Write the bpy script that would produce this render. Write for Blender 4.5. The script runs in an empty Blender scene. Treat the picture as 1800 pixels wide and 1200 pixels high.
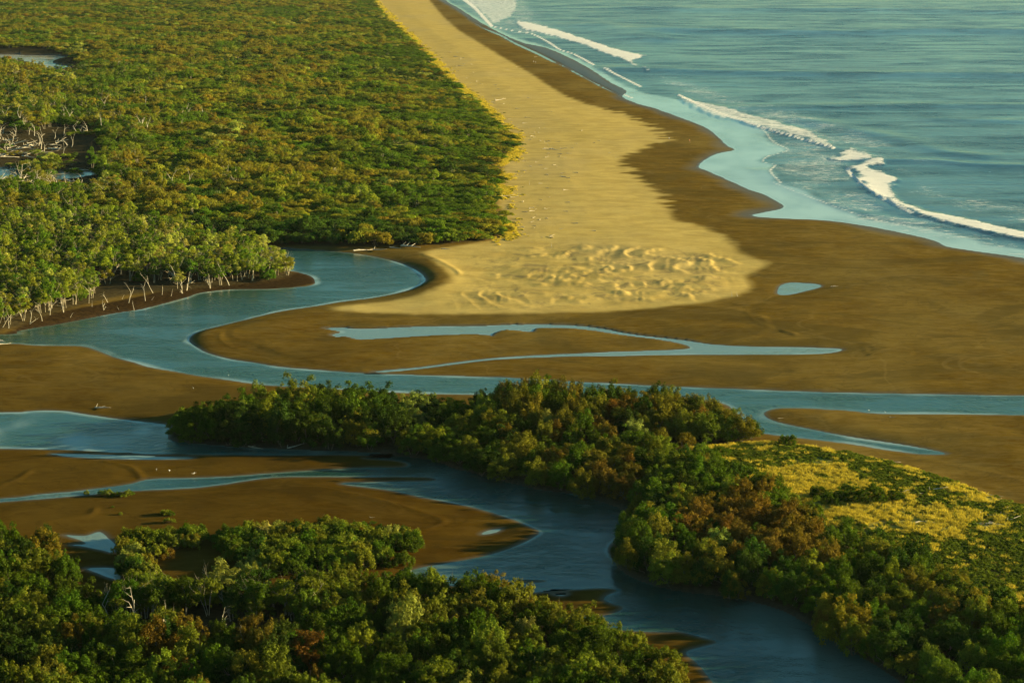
import bpy, math, random
import numpy as np
R = math.radians
S = bpy.context.scene
COL = S.collection
# ------------------------------------------------------------------ camera, sky, sun, exposure
CH, FPX, HOR = 120.0, 3500.0, -150.0          # height above water, focal length and horizon row (photo 1800 x 1200)
PT = math.atan((600 - HOR) / FPX)
cd = bpy.data.cameras.new('camera'); cam = bpy.data.objects.new('camera', cd); COL.objects.link(cam)
cam.location = (0, 0, CH); cam.rotation_euler = (R(90) - PT, 0, 0)
cd.sensor_width = 36; cd.lens = FPX / 1800 * 36; cd.clip_start = 1; cd.clip_end = 90000
S.camera = cam
SUN_EL, SUN_AZ = 11.0, 8.0                    # sun over the ocean, to the right and slightly beyond
W = bpy.data.worlds.new("World"); S.world = W; W.use_nodes = True
wn, wl = W.node_tree.nodes, W.node_tree.links
sky = wn.new('ShaderNodeTexSky'); sky.sky_type = 'NISHITA'; sky.sun_disc = False
sky.sun_elevation = R(SUN_EL); sky.sun_rotation = R(90 - SUN_AZ); sky.air_density = 1.0; sky.dust_density = 0.6; sky.ozone_density = 2.0
tn = wn.new('ShaderNodeMix'); tn.data_type = 'RGBA'; tn.blend_type = 'MULTIPLY'; tn.inputs[0].default_value = 1
tn.inputs[7].default_value = (0.57, 0.97, 0.88, 1)
wl.new(sky.outputs[0], tn.inputs[6]); wl.new(tn.outputs[2], wn['Background'].inputs[0])
wn['Background'].inputs[1].default_value = 0.053
sd_ = bpy.data.lights.new('sun', 'SUN'); sun = bpy.data.objects.new('sun', sd_); COL.objects.link(sun)
sd_.energy = 5.0; sd_.angle = R(0.6); sd_.color = (1.0, 0.79, 0.40)
sun.rotation_euler = (R(90 - SUN_EL), 0, R(90 + SUN_AZ))
sun.location = (300, 300, 200)
S.view_settings.view_transform = 'Standard'; S.view_settings.look = 'None'
S.view_settings.exposure = 1.55; S.view_settings.gamma = 1; S.view_settings.use_curve_mapping = False
S.render.engine = 'CYCLES'
S.cycles.max_bounces = 5; S.cycles.diffuse_bounces = 2; S.cycles.glossy_bounces = 3; S.cycles.transmission_bounces = 2
S.cycles.volume_bounces = 0; S.cycles.caustics_reflective = False; S.cycles.caustics_refractive = False

# ------------------------------------------------------------------ helpers: pixel of the photo <-> ground
cp, sp = math.cos(PT), math.sin(PT)
def gnd(u, v, z=0.0):
    u = np.asarray(u, float); v = np.asarray(v, float)
    b = 600 - v
    ry = FPX * cp + b * sp; rz = -FPX * sp + b * cp
    t = (CH - z) / -rz
    return (u - 900) * t, ry * t
def pix(x, y, z=0.0):
    dz = z - CH
    f = y * cp - dz * sp; b = y * sp + dz * cp
    return 900 + FPX * x / f, 600 - FPX * b / f
def pxm(y): return FPX / (y * cp + CH * sp)     # photo pixels per metre at depth y

def h2(i, j, s):
    n = (i * 374761393 + j * 668265263 + s * 974711) & 0x7fffffff
    n = ((n ^ (n >> 13)) * 1274126177) & 0x7fffffff
    return ((n ^ (n >> 16)) & 0xffff) / 65535.0
def vnoise(x, y, s=0):
    x = np.asarray(x, float); y = np.asarray(y, float)
    i = np.floor(x).astype(np.int64); j = np.floor(y).astype(np.int64)
    fx = x - i; fy = y - j; fx = fx * fx * (3 - 2 * fx); fy = fy * fy * (3 - 2 * fy)
    a = h2(i, j, s); b = h2(i + 1, j, s); c = h2(i, j + 1, s); d = h2(i + 1, j + 1, s)
    return (a + (b - a) * fx) * (1 - fy) + (c + (d - c) * fx) * fy
def fbm(x, y, s=0, o=4):
    r = 0; a = 0.5; t = 0
    for k in range(o):
        r = r + a * vnoise(x, y, s + k); t += a; x = x * 2.03 + 7.1; y = y * 2.03 + 3.7; a *= 0.5
    return r / t * 2 - 1
def sstep(x, a=0.0, b=1.0):
    t = np.clip((x - a) / (b - a), 0, 1); return t * t * (3 - 2 * t)

def smooth(pts, n=3, closed=True):
    P = np.array(pts, float); out = []
    N = len(P); rng = range(N) if closed else range(N - 1)
    for i in rng:
        if closed: p0, p1, p2, p3 = P[i - 1], P[i], P[(i + 1) % N], P[(i + 2) % N]
        else: p0, p1, p2, p3 = P[max(i - 1, 0)], P[i], P[i + 1], P[min(i + 2, N - 1)]
        for k in range(n):
            t = k / n
            out.append(0.5 * ((2 * p1) + (p2 - p0) * t + (2 * p0 - 5 * p1 + 4 * p2 - p3) * t * t + (3 * p1 - p0 - 3 * p2 + p3) * t ** 3))
    if not closed: out.append(P[-1])
    return np.array(out)
def wpoly(pts, n=3, closed=True):
    P = smooth(pts, n, closed) if n > 1 else np.array(pts, float)
    x, y = gnd(P[:, 0], P[:, 1]); return np.stack([x, y], 1)
def segdist(X, Y, P, closed=True, far=60.0):
    """distance to the outline (far where further than far) and inside mask; X, Y flat arrays, P world points"""
    d = np.full(X.shape, far, np.float32); ins = np.zeros(X.shape, bool)
    bb = (X > P[:, 0].min() - far) & (X < P[:, 0].max() + far) & (Y > P[:, 1].min() - far) & (Y < P[:, 1].max() + far)
    idx = np.nonzero(bb)[0]
    if len(idx) == 0: return d, ins
    x = X[idx].astype(np.float32); y = Y[idx].astype(np.float32); Q = P.astype(np.float32)
    dd = np.full(x.shape, far * far, np.float32); io = np.zeros(x.shape, bool)
    n = len(Q)
    for k in range(n if closed else n - 1):
        a = Q[k]; b = Q[(k + 1) % n]
        if closed:
            if a[1] != b[1]:
                lo, hi = min(a[1], b[1]), max(a[1], b[1])
                m = np.nonzero((y > lo) & (y <= hi))[0]
                if len(m):
                    xi = a[0] + (y[m] - a[1]) * (b[0] - a[0]) / (b[1] - a[1])
                    io[m] ^= x[m] < xi
        lx, hx = min(a[0], b[0]) - far, max(a[0], b[0]) + far; ly, hy = min(a[1], b[1]) - far, max(a[1], b[1]) + far
        m = np.nonzero((x > lx) & (x < hx) & (y > ly) & (y < hy))[0]
        if len(m) == 0: continue
        e = b - a; L = float(e @ e) + 1e-9
        px_ = x[m] - a[0]; py_ = y[m] - a[1]
        t = np.clip((px_ * e[0] + py_ * e[1]) / L, 0, 1)
        q = (px_ - t * e[0]) ** 2 + (py_ - t * e[1]) ** 2
        dd[m] = np.minimum(dd[m], q)
    d[idx] = np.sqrt(dd); ins[idx] = io
    return d, ins
def sdist(X, Y, P, far=60.0):
    d, i = segdist(X, Y, P, True, far); return np.where(i, -d, d)

# ------------------------------------------------------------------ outlines traced on the ground
RIVER = [(380,425),(460,432),(520,437),(600,443),(650,450),(700,461),(735,476),(749,490),(736,503),(700,515),(650,524),(600,530),(560,537),(500,546),(450,557),(400,570),(350,583),(333,594),(342,607),(365,620),(400,630),(450,638),(500,645),(560,650),(640,656),(700,658),(760,660),(850,662),(920,665),(1000,670),(1100,675),(1200,680),(1340,685),(1500,690),(1800,695),(2400,706),
 (2400,738),(1800,729),(1560,727),(1500,722),(1450,719),(1400,717),(1365,718),(1345,725),(1350,735),(1380,745),(1430,755),(1500,768),(1600,783),(1665,797),(1620,798),(1560,791),(1500,781),(1400,769),(1340,761),(1318,755),(1308,741),(1293,726),(1280,713),(1255,706),(1200,702),(1000,697),(760,692),(650,687),(600,684),(500,679),(450,675),(400,668),(350,661),(300,652),(260,645),(235,637),(200,627),(170,615),(140,608),(60,607),(0,603),(-300,600),(-300,590),
 (0,588),(30,582),(60,576),(100,570),(150,560),(210,549),(250,543),(300,530),(330,522),(350,515),(400,509),(470,508),(540,503),(554,495),(545,485),(520,478),(500,474),(480,458),(440,446),(380,436)]
POOL = [(567,577),(600,575),(635,578),(700,575),(760,573),(850,572),(900,570),(1000,571),(1060,577),(1100,585),(1160,593),(1215,599),(1250,605),(1320,609),(1400,610),(1480,613),(1462,620),(1400,623),(1300,623),(1200,623),(1100,625),(1000,626),(900,630),(850,634),(800,640),(740,648),(690,653),(660,655),(655,653),(740,645),(800,637),(850,631),(900,627),(1000,622),(1100,618),(1200,614),(1212,609),(1180,600),(1100,590),(1040,581),(1000,577),(945,577),(935,584),(890,580),(868,587),(866,591),(840,588),(780,589),(720,592),(635,597),(612,592),(590,592),(582,588),(597,584),(580,580)]
POND = [(1367,517),(1368,508),(1374,501),(1390,497),(1420,498),(1442,501),(1438,506),(1410,513),(1385,518)]
LAGOON = [(-300,722),(0,725),(60,722),(110,722),(150,728),(200,735),(250,741),(285,745),(300,750),(296,760),(310,775),(420,784),(520,789),(640,793),(700,799),(660,801),(600,799),(500,800),(420,799),(310,798),(230,796),(100,790),(0,788),(-300,784)]
LACE = [(822,34),(850,49),(880,61),(905,75),(940,91),(970,106),(985,115),(1010,126),(1035,140),(1060,153),(1080,163),(1092,169),(1075,162),(1050,150),(1030,139),(1005,126),(992,116),(972,110),(940,94),(905,78),(880,64),(850,51)]
DARKWET = [(765,-2),(790,12),(830,38),(870,54),(905,74),(940,90),(985,113),(1030,138),(1070,158),(1092,170),(1106,160),(1075,146),(1042,124),(1002,102),(960,84),(922,76),(888,62),(846,40),(806,14),(783,-2)]
STREAK = [(90,797),(180,799),(260,801),(330,803),(330,806),(240,807),(130,803)]
LOWER = [(-300,893),(0,876),(65,869),(130,863),(180,857),(230,850),(260,842),(330,840),(400,837),(480,831),(560,826),(640,822),(705,821),(716,815),(690,809),(640,805),(690,800),(760,808),(800,822),(850,836),(900,848),(950,860),(1000,866),(1050,878),(1100,896),(1136,913),(1120,935),(1080,950),(1068,968),(1083,992),(1110,1012),(1150,1028),(1200,1038),(1280,1048),(1340,1060),(1385,1076),(1425,1098),(1465,1122),(1505,1146),(1545,1170),(1600,1210),(1680,1290),(1800,1400),(1330,1400),(1285,1260),(1262,1215),(1245,1190),(1225,1165),(1205,1146),(1235,1136),(1262,1128),(1235,1120),(1195,1110),(1160,1110),(1090,1106),(1020,1092),(985,1084),(1045,1084),(1080,1077),(1096,1067),(1075,1060),(1062,1053),(1068,1045),(1085,1037),(1060,1034),(1020,1035),(960,1039),(900,1044),(860,1040),(800,1030),(750,1022),(715,1008),(740,997),(800,987),(860,975),(900,962),(938,944),(949,934),(930,925),(900,912),(850,897),(800,885),(740,873),(680,861),(600,850),(650,847),(700,846),(755,845),(765,841),(730,838),(600,838),(480,839),(400,850),(330,858),(230,863),(130,872),(0,882),(-300,905)]
POOLS = [[(125,957),(150,956),(142,949),(113,940),(150,941),(175,934),(188,944),(200,953),(205,962),(198,971),(180,967),(150,961)],
         [(150,998),(200,998),(212,1008),(210,1019),(190,1014),(170,1006)], [(847,937),(862,931),(881,929),(872,935),(850,939)], [(974,1043),(994,1042),(988,1046)]]
FARPOND = [(-200,90),(0,95),(60,97),(118,99),(98,106),(94,111),(124,118),(95,123),(60,112),(0,104),(-200,100)]
SMALLPOND = [(80,310),(110,301),(150,301),(175,306),(150,312),(110,318),(60,322),(-60,318),(-60,296),(15,296),(40,305)]
OCEAN = [(715,-60),(783,0),(806,14),(846,40),(888,62),(922,76),(960,84),(1002,102),(1042,124),(1075,146),(1102,160),(1094,170),(1120,182),(1150,190),(1200,208),(1240,224),(1262,240),(1278,256),(1292,264),(1262,270),(1238,282),(1228,293),(1250,303),(1285,319),(1320,334),(1350,345),(1378,363),(1358,371),(1318,379),(1380,384),(1450,387),(1530,398),(1600,412),(1650,425),(1663,433),(1720,442),(1800,453),(2400,540),(6000,540),(9000,-60)]
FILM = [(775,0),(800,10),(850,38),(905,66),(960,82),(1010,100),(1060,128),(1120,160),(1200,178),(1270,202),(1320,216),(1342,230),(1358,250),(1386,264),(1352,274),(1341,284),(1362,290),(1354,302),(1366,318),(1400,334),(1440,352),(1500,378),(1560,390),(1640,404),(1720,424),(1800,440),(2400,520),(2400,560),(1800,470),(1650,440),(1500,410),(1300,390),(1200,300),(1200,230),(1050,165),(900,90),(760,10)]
DRY = [(640,-60),(655,0),(680,30),(745,85),(790,140),(830,180),(870,215),(900,250),(885,290),(875,340),(880,380),(890,412),(860,425),(800,436),(745,448),(770,470),(790,490),(770,510),(720,525),(650,533),(585,541),(610,549),(700,553),(850,555),(1000,552),(1100,547),(1200,539),(1260,529),(1305,518),(1325,500),(1312,487),(1350,466),(1305,450),(1285,425),(1235,400),(1190,388),(1165,350),(1130,320),(1095,295),(1100,275),(1150,255),(1172,243),(1140,222),(1090,200),(1030,185),(985,165),(940,135),(890,105),(840,75),(795,45),(755,0),(725,-60)]
DUNES = [(820,452),(900,436),(960,432),(1060,432),(1160,436),(1240,440),(1300,452),(1345,466),(1315,487),(1322,505),(1260,528),(1180,538),(1080,545),(960,550),(800,546),(780,525),(830,495),(800,470)]
STEP = [(1372,520),(1330,534),(1313,552),(1326,568),(1380,585),(1440,597),(1500,607),(1522,619),(1514,632),(1640,640),(1900,640),(1900,460),(1500,500),(1440,510)]
STEP2 = [(440,610),(400,600),(395,585),(430,570),(500,556),(600,548),(700,556),(900,560),(1300,545),(1330,600),(900,600),(600,640),(500,630)]
FOAMS = [([(808,-4),(835,15),(852,32),(866,47),(880,40),(910,20),(900,-10)], 0.62, 0),
 ([(907,38),(930,40),(980,52),(1020,65),(1060,78),(1100,90),(1136,98),(1126,104),(1118,110),(1134,120),(1147,131),(1120,120),(1090,106),(1050,91),(1010,76),(960,62),(915,50)], 1.0, .5),
 ([(1190,165),(1210,172),(1270,187),(1330,204),(1400,222),(1440,235),(1476,262),(1450,259),(1400,244),(1350,231),(1290,215),(1240,200),(1200,181)], 0.66, .5),
 ([(1455,283),(1475,266),(1495,261),(1515,266),(1546,279),(1520,284),(1480,285)], .9, .5),
 ([(1490,296),(1508,288),(1545,281),(1560,283),(1550,290),(1533,297),(1560,305),(1588,315),(1576,325),(1573,340),(1592,356),(1620,367),(1660,377),(1720,389),(1800,408),(1900,425),(1900,440),(1800,424),(1740,412),(1680,398),(1610,379),(1590,371),(1550,353),(1520,336),(1500,316)], 1.0, .7)]
MILKY = [[(800,-10),(866,50),(940,62),(1000,70),(950,30),(900,-20)],[(1150,135),(1200,165),(1330,205),(1480,265),(1560,280),(1660,290),(1540,240),(1420,200),(1300,170),(1200,140)],[(1330,205),(1480,265),(1500,300),(1600,375),(1800,430),(1800,455),(1500,390),(1380,330),(1350,280)],
         [(1560,285),(1600,318),(1600,350),(1700,375),(1900,410),(1900,380),(1700,345),(1620,310)]]
LINES = [([(808,-6),(834,14),(850,31),(864,46)], 1.3), ([(1192,167),(1240,190),(1300,213),(1350,229),(1400,243),(1465,262)], 1.1), ([(1320,344),(1400,340)], 0), ([(1490,298),(1510,322),(1552,351),(1605,377)], 1.1), ([(1360,322),(1400,338),(1450,357),(1520,381),(1600,398)], .35), ([(866,47),(900,54),(935,60),(965,75),(985,88),(1010,96),(1045,115)], .8), ([(1063,122),(1085,132),(1125,152)], .9),
 ([(1320,214),(1342,229),(1360,250),(1386,264),(1352,274),(1341,284),(1363,290),(1354,302),(1372,322)], .4),
 ([(792,14),(840,44),(890,68),(925,84),(960,98),(990,110),(990,118),(1030,128),(1060,150),(1110,172)], .7)]
SWELL = [([(1130,14),(1250,18),(1500,17),(1800,22),(2300,25)],.7),([(1180,54),(1340,57),(1480,59),(1660,55),(2000,60)],1.0),([(1050,45),(1090,52),(1130,65),(1160,70)],.8),([(1100,122),(1300,128),(1500,131),(1800,132),(2300,138)],.9),
 ([(1300,190),(1500,187),(1700,186),(2300,192)],.6),([(1410,210),(1520,233),(1600,250),(1660,268),(1720,275)],.9),([(1545,283),(1640,284),(1760,292),(2200,300)],1.1),([(1320,216),(1400,236),(1470,262)],.4),
 ([(1350,300),(1400,330),(1470,360),(1560,384),(1700,404),(1800,425)],.45),([(1500,320),(1545,355),(1600,378)],.6),([(1650,210),(1760,213),(2100,220)],.5)]
V_FOREST = [(-420,-60),(640,-60),(652,0),(690,45),(740,92),(782,140),(822,175),(862,212),(893,243),(898,262),(872,285),(868,310),(874,340),(866,372),(880,400),(886,416),(840,427),(760,433),(700,435),(600,436),(530,433),(420,427),(300,414),(200,400),(-420,385)]
V_MANG = [(-420,390),(200,404),(330,420),(440,438),(485,452),(503,466),(512,482),(480,494),(430,500),(370,506),(335,510),(300,514),(240,520),(190,530),(150,541),(100,556),(60,567),(20,580),(-30,586),(-420,640)]
V_ISLAND = [(303,768),(330,748),(400,737),(480,728),(600,724),(700,726),(780,728),(860,722),(950,720),(1100,726),(1200,733),(1280,748),(1326,772),(1290,784),(1200,797),(1190,835),(1240,850),(1200,908),(1136,915),(1098,900),(1050,882),(1000,870),(900,852),(850,840),(800,825),(745,809),(700,801),(640,796),(520,791),(400,786),(312,779)]
V_RIGHT = [(1190,835),(1240,832),(1300,862),(1380,893),(1450,935),(1530,975),(1620,1010),(1720,1060),(1850,1100),(2000,1130),(2250,1150),(2500,1240),(2300,1500),(1700,1290),(1600,1214),(1545,1176),(1503,1152),(1460,1128),(1420,1104),(1380,1080),(1336,1064),(1280,1054),(1200,1044),(1145,1030),(1108,1010),(1092,990),(1086,968),(1102,950),(1130,936),(1140,910)]
V_FRONT = [(-420,945),(0,965),(60,975),(105,1000),(135,1040),(165,1072),(240,1068),(300,1058),(420,1052),(560,1050),(640,1046),(720,1050),(800,1058),(850,1048),(880,1052),(915,1075),(960,1098),(1010,1120),(1070,1145),(1130,1170),(1180,1200),(1215,1240),(1240,1290),(1290,1400),(1330,1560),(-500,1560)]
V_STRIP = [[(215,952),(270,946),(345,948),(350,962),(300,968),(230,966)],[(380,955),(430,945),(500,940),(600,938),(640,945),(610,975),(560,1000),(480,1008),(420,1000),(400,975)],
 [(560,960),(640,945),(700,948),(738,958),(722,972),(690,985),(640,1002),(560,1012),(470,1020),(440,1014),(500,1000)],[(212,975),(260,978),(262,1010),(270,1035),(235,1040),(222,1005)],[(262,975),(292,975),(295,990),(270,990)],[(655,985),(705,985),(715,996),(680,1000)]]
V_MEADOW = [(1195,800),(1260,790),(1330,782),(1400,788),(1480,800),(1560,818),(1640,842),(1700,862),(1760,884),(1830,910),(2300,1080),(2300,1190),(1850,1110),(1720,1060),(1620,1010),(1530,975),(1450,935),(1380,893),(1300,862),(1240,850)]
BARS = [[(905,1019),(930,1018),(962,1020),(950,1023),(915,1024)]]

WATERS = {'river': [RIVER], 'tidal_pool': [POOL, POND, STREAK, LACE] + POOLS, 'lagoon': [LAGOON], 'creek': [LOWER], 'pond': [FARPOND, SMALLPOND], 'ocean': [OCEAN]}

HAZE = 0.000012
# ------------------------------------------------------------------ terrain grid (fine where the photo looks, coarse beyond)
def axis(parts):
    out = []
    for a, b, st in parts: out += list(np.arange(a, b, st))
    return np.array(out)
U = axis([(-2000, -600, 200), (-600, -30, 30), (-30, 1830, 2.5), (1830, 2400, 30), (2400, 4001, 200)])
V = axis([(-136, -120, 8), (-120, -10, 10), (-10, 640, 2.0), (640, 1210, 2.5), (1210, 1500, 15), (1500, 2600, 100)])
GU, GV = np.meshgrid(U, V); NR, NC = GU.shape
GX, GY = gnd(GU, GV); X = GX.ravel(); Y = GY.ravel(); UU = GU.ravel(); VV = GV.ravel()
PXM = pxm(Y)
jit = fbm(X / 9, Y / 9, 3, 3) * 0.9 + fbm(X / 2.2, Y / 2.2, 9, 2) * 0.25
wd = {}
for k, ps in WATERS.items():
    d = np.full(X.shape, 60.0, np.float32)
    for p in ps: d = np.minimum(d, sdist(X, Y, wpoly(p, 3)))
    wd[k] = d
bar = sdist(X, Y, wpoly(BARS[0]), 20)
wd['creek'] = np.maximum(wd['creek'], -bar)
for k in wd: wd[k] = wd[k] + jit * (0.35 if k != 'ocean' else 0.8) * np.clip(60 - wd[k], 0, 1)
dw = np.minimum.reduce(list(wd.values()))
ddry = sdist(X, Y, wpoly(DRY), 60)
saw = ((Y / 17 + fbm(X / 70, Y / 33, 5, 2) * 1.6) % 1.0); saw2 = ((Y / 7.3 + fbm(X / 40, Y / 15, 6, 2) * 1.5) % 1.0)
jag = (np.abs(saw - .5) * 2 - .5) * 15 * sstep(-VV, -430, -330) + (np.abs(saw2 - .5) - .25) * 6
rightside = sstep(X, -40 + 0 * X, 10)
ddry_j = ddry + (.35 + .5 * sstep(fbm(X / 40, Y / 50, 15, 2), -.3, .4)) * jag * sstep(X - (40 + (Y - 700) * -0.02), 0, 25) * sstep(Y, 690, 760) + fbm(X / 5, Y / 9, 12, 3) * 1.6
dry = sstep(-ddry_j, -2.5, 3.0)
ddune = sdist(X, Y, wpoly(DUNES), 30)
dune = sstep(-ddune, -3, 16)
veg = np.full(X.shape, 60.0, np.float32)
for p in [V_FOREST, V_MANG, V_ISLAND, V_RIGHT, V_FRONT]: veg = np.minimum(veg, sdist(X, Y, wpoly(p), 30))
mead = sdist(X, Y, wpoly(V_MEADOW), 30)
step = sdist(X, Y, wpoly(STEP), 30); step2 = sdist(X, Y, wpoly(STEP2), 30)
def blob(u, v, su, sv): return np.exp(-((UU - u) / su) ** 2 - ((VV - v) / sv) ** 2)
bank = 1.5 * blob(745, 487, 60, 32) + .9 * blob(345, 590, 50, 30) + .5 * blob(1500, 690, 420, 20) + .45 * blob(1560, 775, 120, 20) + .6 * blob(330, 745, 120, 18) + .35 * blob(450, 655, 130, 20) + .5 * blob(940, 935, 40, 30) + .35 * blob(1050, 1035, 60, 10) + .9 * blob(150, 560, 250, 26) + .25 * blob(1440, 612, 90, 12)
H = 0.42 * (1 - np.exp(-np.maximum(dw, 0) / 7)) + np.minimum(np.maximum(dw, 0), 60) * 0.004
H += bank * (1 - np.exp(-np.maximum(dw, 0) / 3.0))
H += 0.35 * sstep(-ddry, 0, 50)
H += 0.14 * sstep(-step, 0, 4) * (1 - sstep(-step, 20, 30) * .6) + 0.18 * sstep(-step2, 0, 3)
H += 0.8 * sstep(-np.minimum(veg, mead), -3, 6)
land = sstep(dw, 0.5, 9)
H += (fbm(X / 38, Y / 60, 21, 3) * 0.28 + fbm(X / 7, Y / 11, 25, 3) * 0.06 + fbm(X / 2.6, Y / 5, 27, 2) * .018) * land
# dunes: long gentle backs, short faces towards the sea
q = X / 13.5 + fbm(X / 28, Y / 15, 31, 1) * 1.5 + fbm(X / 9, Y / 9, 33, 2) * .18 + Y / 90; fr = q % 1.0
face = np.where(fr < .86, fr / .86, (1 - fr) / .14); face = face ** 1.2
br = sstep(fbm(X / 15, Y / 9, 37, 3), -.45, .35)
q2 = X / 5.2 + fbm(X / 9, Y / 14, 41, 2) * 1.7; fr2 = q2 % 1.0; face2 = np.where(fr2 < .75, fr2 / .75, (1 - fr2) / .25)
dside = 0.62 + .38 * sstep(UU, 900, 1150)
H += dune * (face * br * .66 + face2 * br * .13) * dside + dune * fbm(X / 6, Y / 8, 45, 3) * .10 + dune * fbm(X / 2.6, Y / 2.4, 47, 2) * .05
RIDGES = [([(0,856),(30,846),(52,832)],.16),([(185,814),(225,822),(243,834),(250,842)],.18),([(75,921),(110,915),(158,908),(166,898)],.16),([(600,868),(680,885),(745,905),(780,918),(760,930),(735,938)],.14),([(388,590),(390,604),(430,618),(520,634),(640,650)],.10),([(1530,627),(1565,625),(1600,625)],.30),([(1376,585),(1388,588),(1398,591)],.30),([(1312,552),(1330,570),(1380,586),(1450,600),(1515,612),(1522,622)],.07),([(745,452),(770,462),(800,478),(808,486)],.25),([(420,905),(520,893),(560,886)],.06),([(20,686),(180,689),(330,687),(405,690)],.16),([(1350,745),(1450,765),(1600,790)],.05),([(1700,640),(1600,655),(1400,668),(1200,664)],.10),([(1800,655),(1650,668),(1450,676),(1250,672)],.08),([(1640,848),(1560,820),(1480,800)],.15),([(1800,850),(1700,825),(1600,806)],.10)]
for p, a in RIDGES:
    d_, _ = segdist(X, Y, wpoly(p, 3, False), False, 12); H += a * np.exp(-(d_ / .9) ** 2) * sstep(dw, 0, 1.5)
fv_ = sdist(X, Y, wpoly(V_FOREST), 60)
H += sstep(-fv_, 4, 40) * sstep(dw, 6, 50) * (fbm(X / 60, Y / 100, 171, 3) * 3.2 + 1.2)
H = np.where(dw < 0, np.maximum(dw * 0.12, -1.6), H)
H = np.where((dw < 0) & (dw > -.8), dw * .06, H)
# thin-water creek: low ridges of wet sand that almost surface
Z = H.astype(np.float32)

def grid_mesh(name, keep, Zv, attrs, mats):
    """grid cells whose four corners are kept, as one mesh with float attributes"""
    K = keep.reshape(NR, NC)
    cell = K[:-1, :-1] & K[1:, :-1] & K[:-1, 1:] & K[1:, 1:]
    r, c = np.nonzero(cell)
    a = r * NC + c; quads = np.stack([a + NC, a + NC + 1, a + 1, a], 1)
    used = np.unique(quads); rem = np.zeros(NR * NC, np.int64); rem[used] = np.arange(len(used))
    quads = rem[quads]
    me = bpy.data.meshes.new(name)
    me.vertices.add(len(used)); me.vertices.foreach_set('co', np.stack([X[used], Y[used], Zv[used]], 1).astype(np.float32).ravel())
    me.loops.add(quads.size); me.loops.foreach_set('vertex_index', quads.ravel().astype(np.int32))
    me.polygons.add(len(quads)); me.polygons.foreach_set('loop_start', np.arange(0, quads.size, 4, dtype=np.int32))
    me.polygons.foreach_set('loop_total', np.full(len(quads), 4, np.int32))
    me.update(calc_edges=True); me.shade_smooth()
    for k, v in attrs.items():
        at = me.attributes.new(k, 'FLOAT', 'POINT'); at.data.foreach_set('value', v[used].astype(np.float32))
    for m in mats: me.materials.append(m)
    o = bpy.data.objects.new(name, me); COL.objects.link(o); return o

# ------------------------------------------------------------------ material helper
class NT:
    def __init__(s, name):
        s.m = bpy.data.materials.new(name); s.m.use_nodes = True; s.t = s.m.node_tree; s.t.nodes.clear()
        s.out = s.t.nodes.new('ShaderNodeOutputMaterial')
    def n(s, typ, ins=None, **kw):
        o = s.t.nodes.new(typ)
        for k, v in kw.items(): setattr(o, k, v)
        for k, v in (ins or {}).items(): s.set(o.inputs[k], v)
        return o
    def set(s, sock, v):
        if isinstance(v, bpy.types.NodeSocket): s.t.links.new(v, sock)
        else: sock.default_value = v
    def attr(s, name, typ='GEOMETRY', out='Fac'): return s.n('ShaderNodeAttribute', attribute_name=name, attribute_type=typ).outputs[out]
    def math(s, op, a, b=0.0, clamp=False):
        o = s.n('ShaderNodeMath', operation=op, use_clamp=clamp); s.set(o.inputs[0], a); s.set(o.inputs[1], b); return o.outputs[0]
    def ramp(s, x, a, b, c=0.0, d=1.0):
        return s.n('ShaderNodeMapRange', {0: x, 1: a, 2: b, 3: c, 4: d}, interpolation_type='SMOOTHSTEP').outputs[0]
    def mix(s, f, a, b, bt='MIX'):
        o = s.n('ShaderNodeMix', data_type='RGBA', blend_type=bt); s.set(o.inputs[0], f); s.set(o.inputs[6], a); s.set(o.inputs[7], b); return o.outputs[2]
    def noise(s, scale, det=4, rough=.55, sc=(1, 1, 1), dist=0.0):
        g = s.n('ShaderNodeNewGeometry'); v = s.n('ShaderNodeVectorMath', {0: g.outputs['Position'], 1: sc}, operation='MULTIPLY')
        return s.n('ShaderNodeTexNoise', {'Vector': v.outputs[0], 'Scale': scale, 'Detail': det, 'Roughness': rough, 'Distortion': dist}).outputs['Fac']
def c4(r, g, b): return (r, g, b, 1)

# ground
g = NT('ground_sand')
dryA, grassA, soilA, wetA, duneA = [g.attr(k) for k in ('dry', 'straw', 'soil', 'wet', 'dune')]
n_big = g.noise(.018, 4, .5, (1, .45, 1)); n_mid = g.noise(.10, 6, .62, (.7, 1.1, 1), .5); n_fine = g.noise(.9, 5, .7); n_grit = g.noise(3.0, 3, .7)
wetc = g.mix(g.ramp(n_mid, .3, .72), c4(.108, .062, .007), c4(.180, .112, .017))
wetc = g.mix(g.math('MULTIPLY', g.ramp(n_big, .42, .68), .6), wetc, c4(.235, .168, .050))
wetc = g.mix(g.math('MULTIPLY', g.ramp(g.noise(.035, 5, .6, (1, .8, 1), 1.5), .52, .7), .55), wetc, c4(.105, .080, .026))
n_str = g.noise(.34, 5, .7, (.55, 1.2, 1), .7); n_sw = g.noise(.022, 6, .6, (.6, .9, 1), 2.2)
wetc = g.mix(g.ramp(n_str, .35, .68, 0, .45), wetc, g.mix(.55, wetc, c4(.30, .22, .09)))
wetc = g.mix(g.ramp(n_sw, .5, .62, 0, .5), wetc, c4(.085, .062, .018))
ln = g.math('ABSOLUTE', g.math('SUBTRACT', g.noise(.016, 4, .45, (.8, 1, 1), 1.2), .5)); l2 = g.math('ABSOLUTE', g.math('SUBTRACT', g.noise(.05, 4, .55, (.7, 1, 1), 1.6), .5))
wetc = g.mix(g.ramp(ln, .001, .010, .28, 0), wetc, c4(.26, .18, .065)); wetc = g.mix(g.ramp(l2, .002, .014, .28, 0), wetc, c4(.07, .05, .016))
wetc = g.mix(g.ramp(g.noise(.6, 3, .6, (.4, 1.6, 1), .8), .55, .75, 0, .4), wetc, c4(.085, .058, .018))
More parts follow.
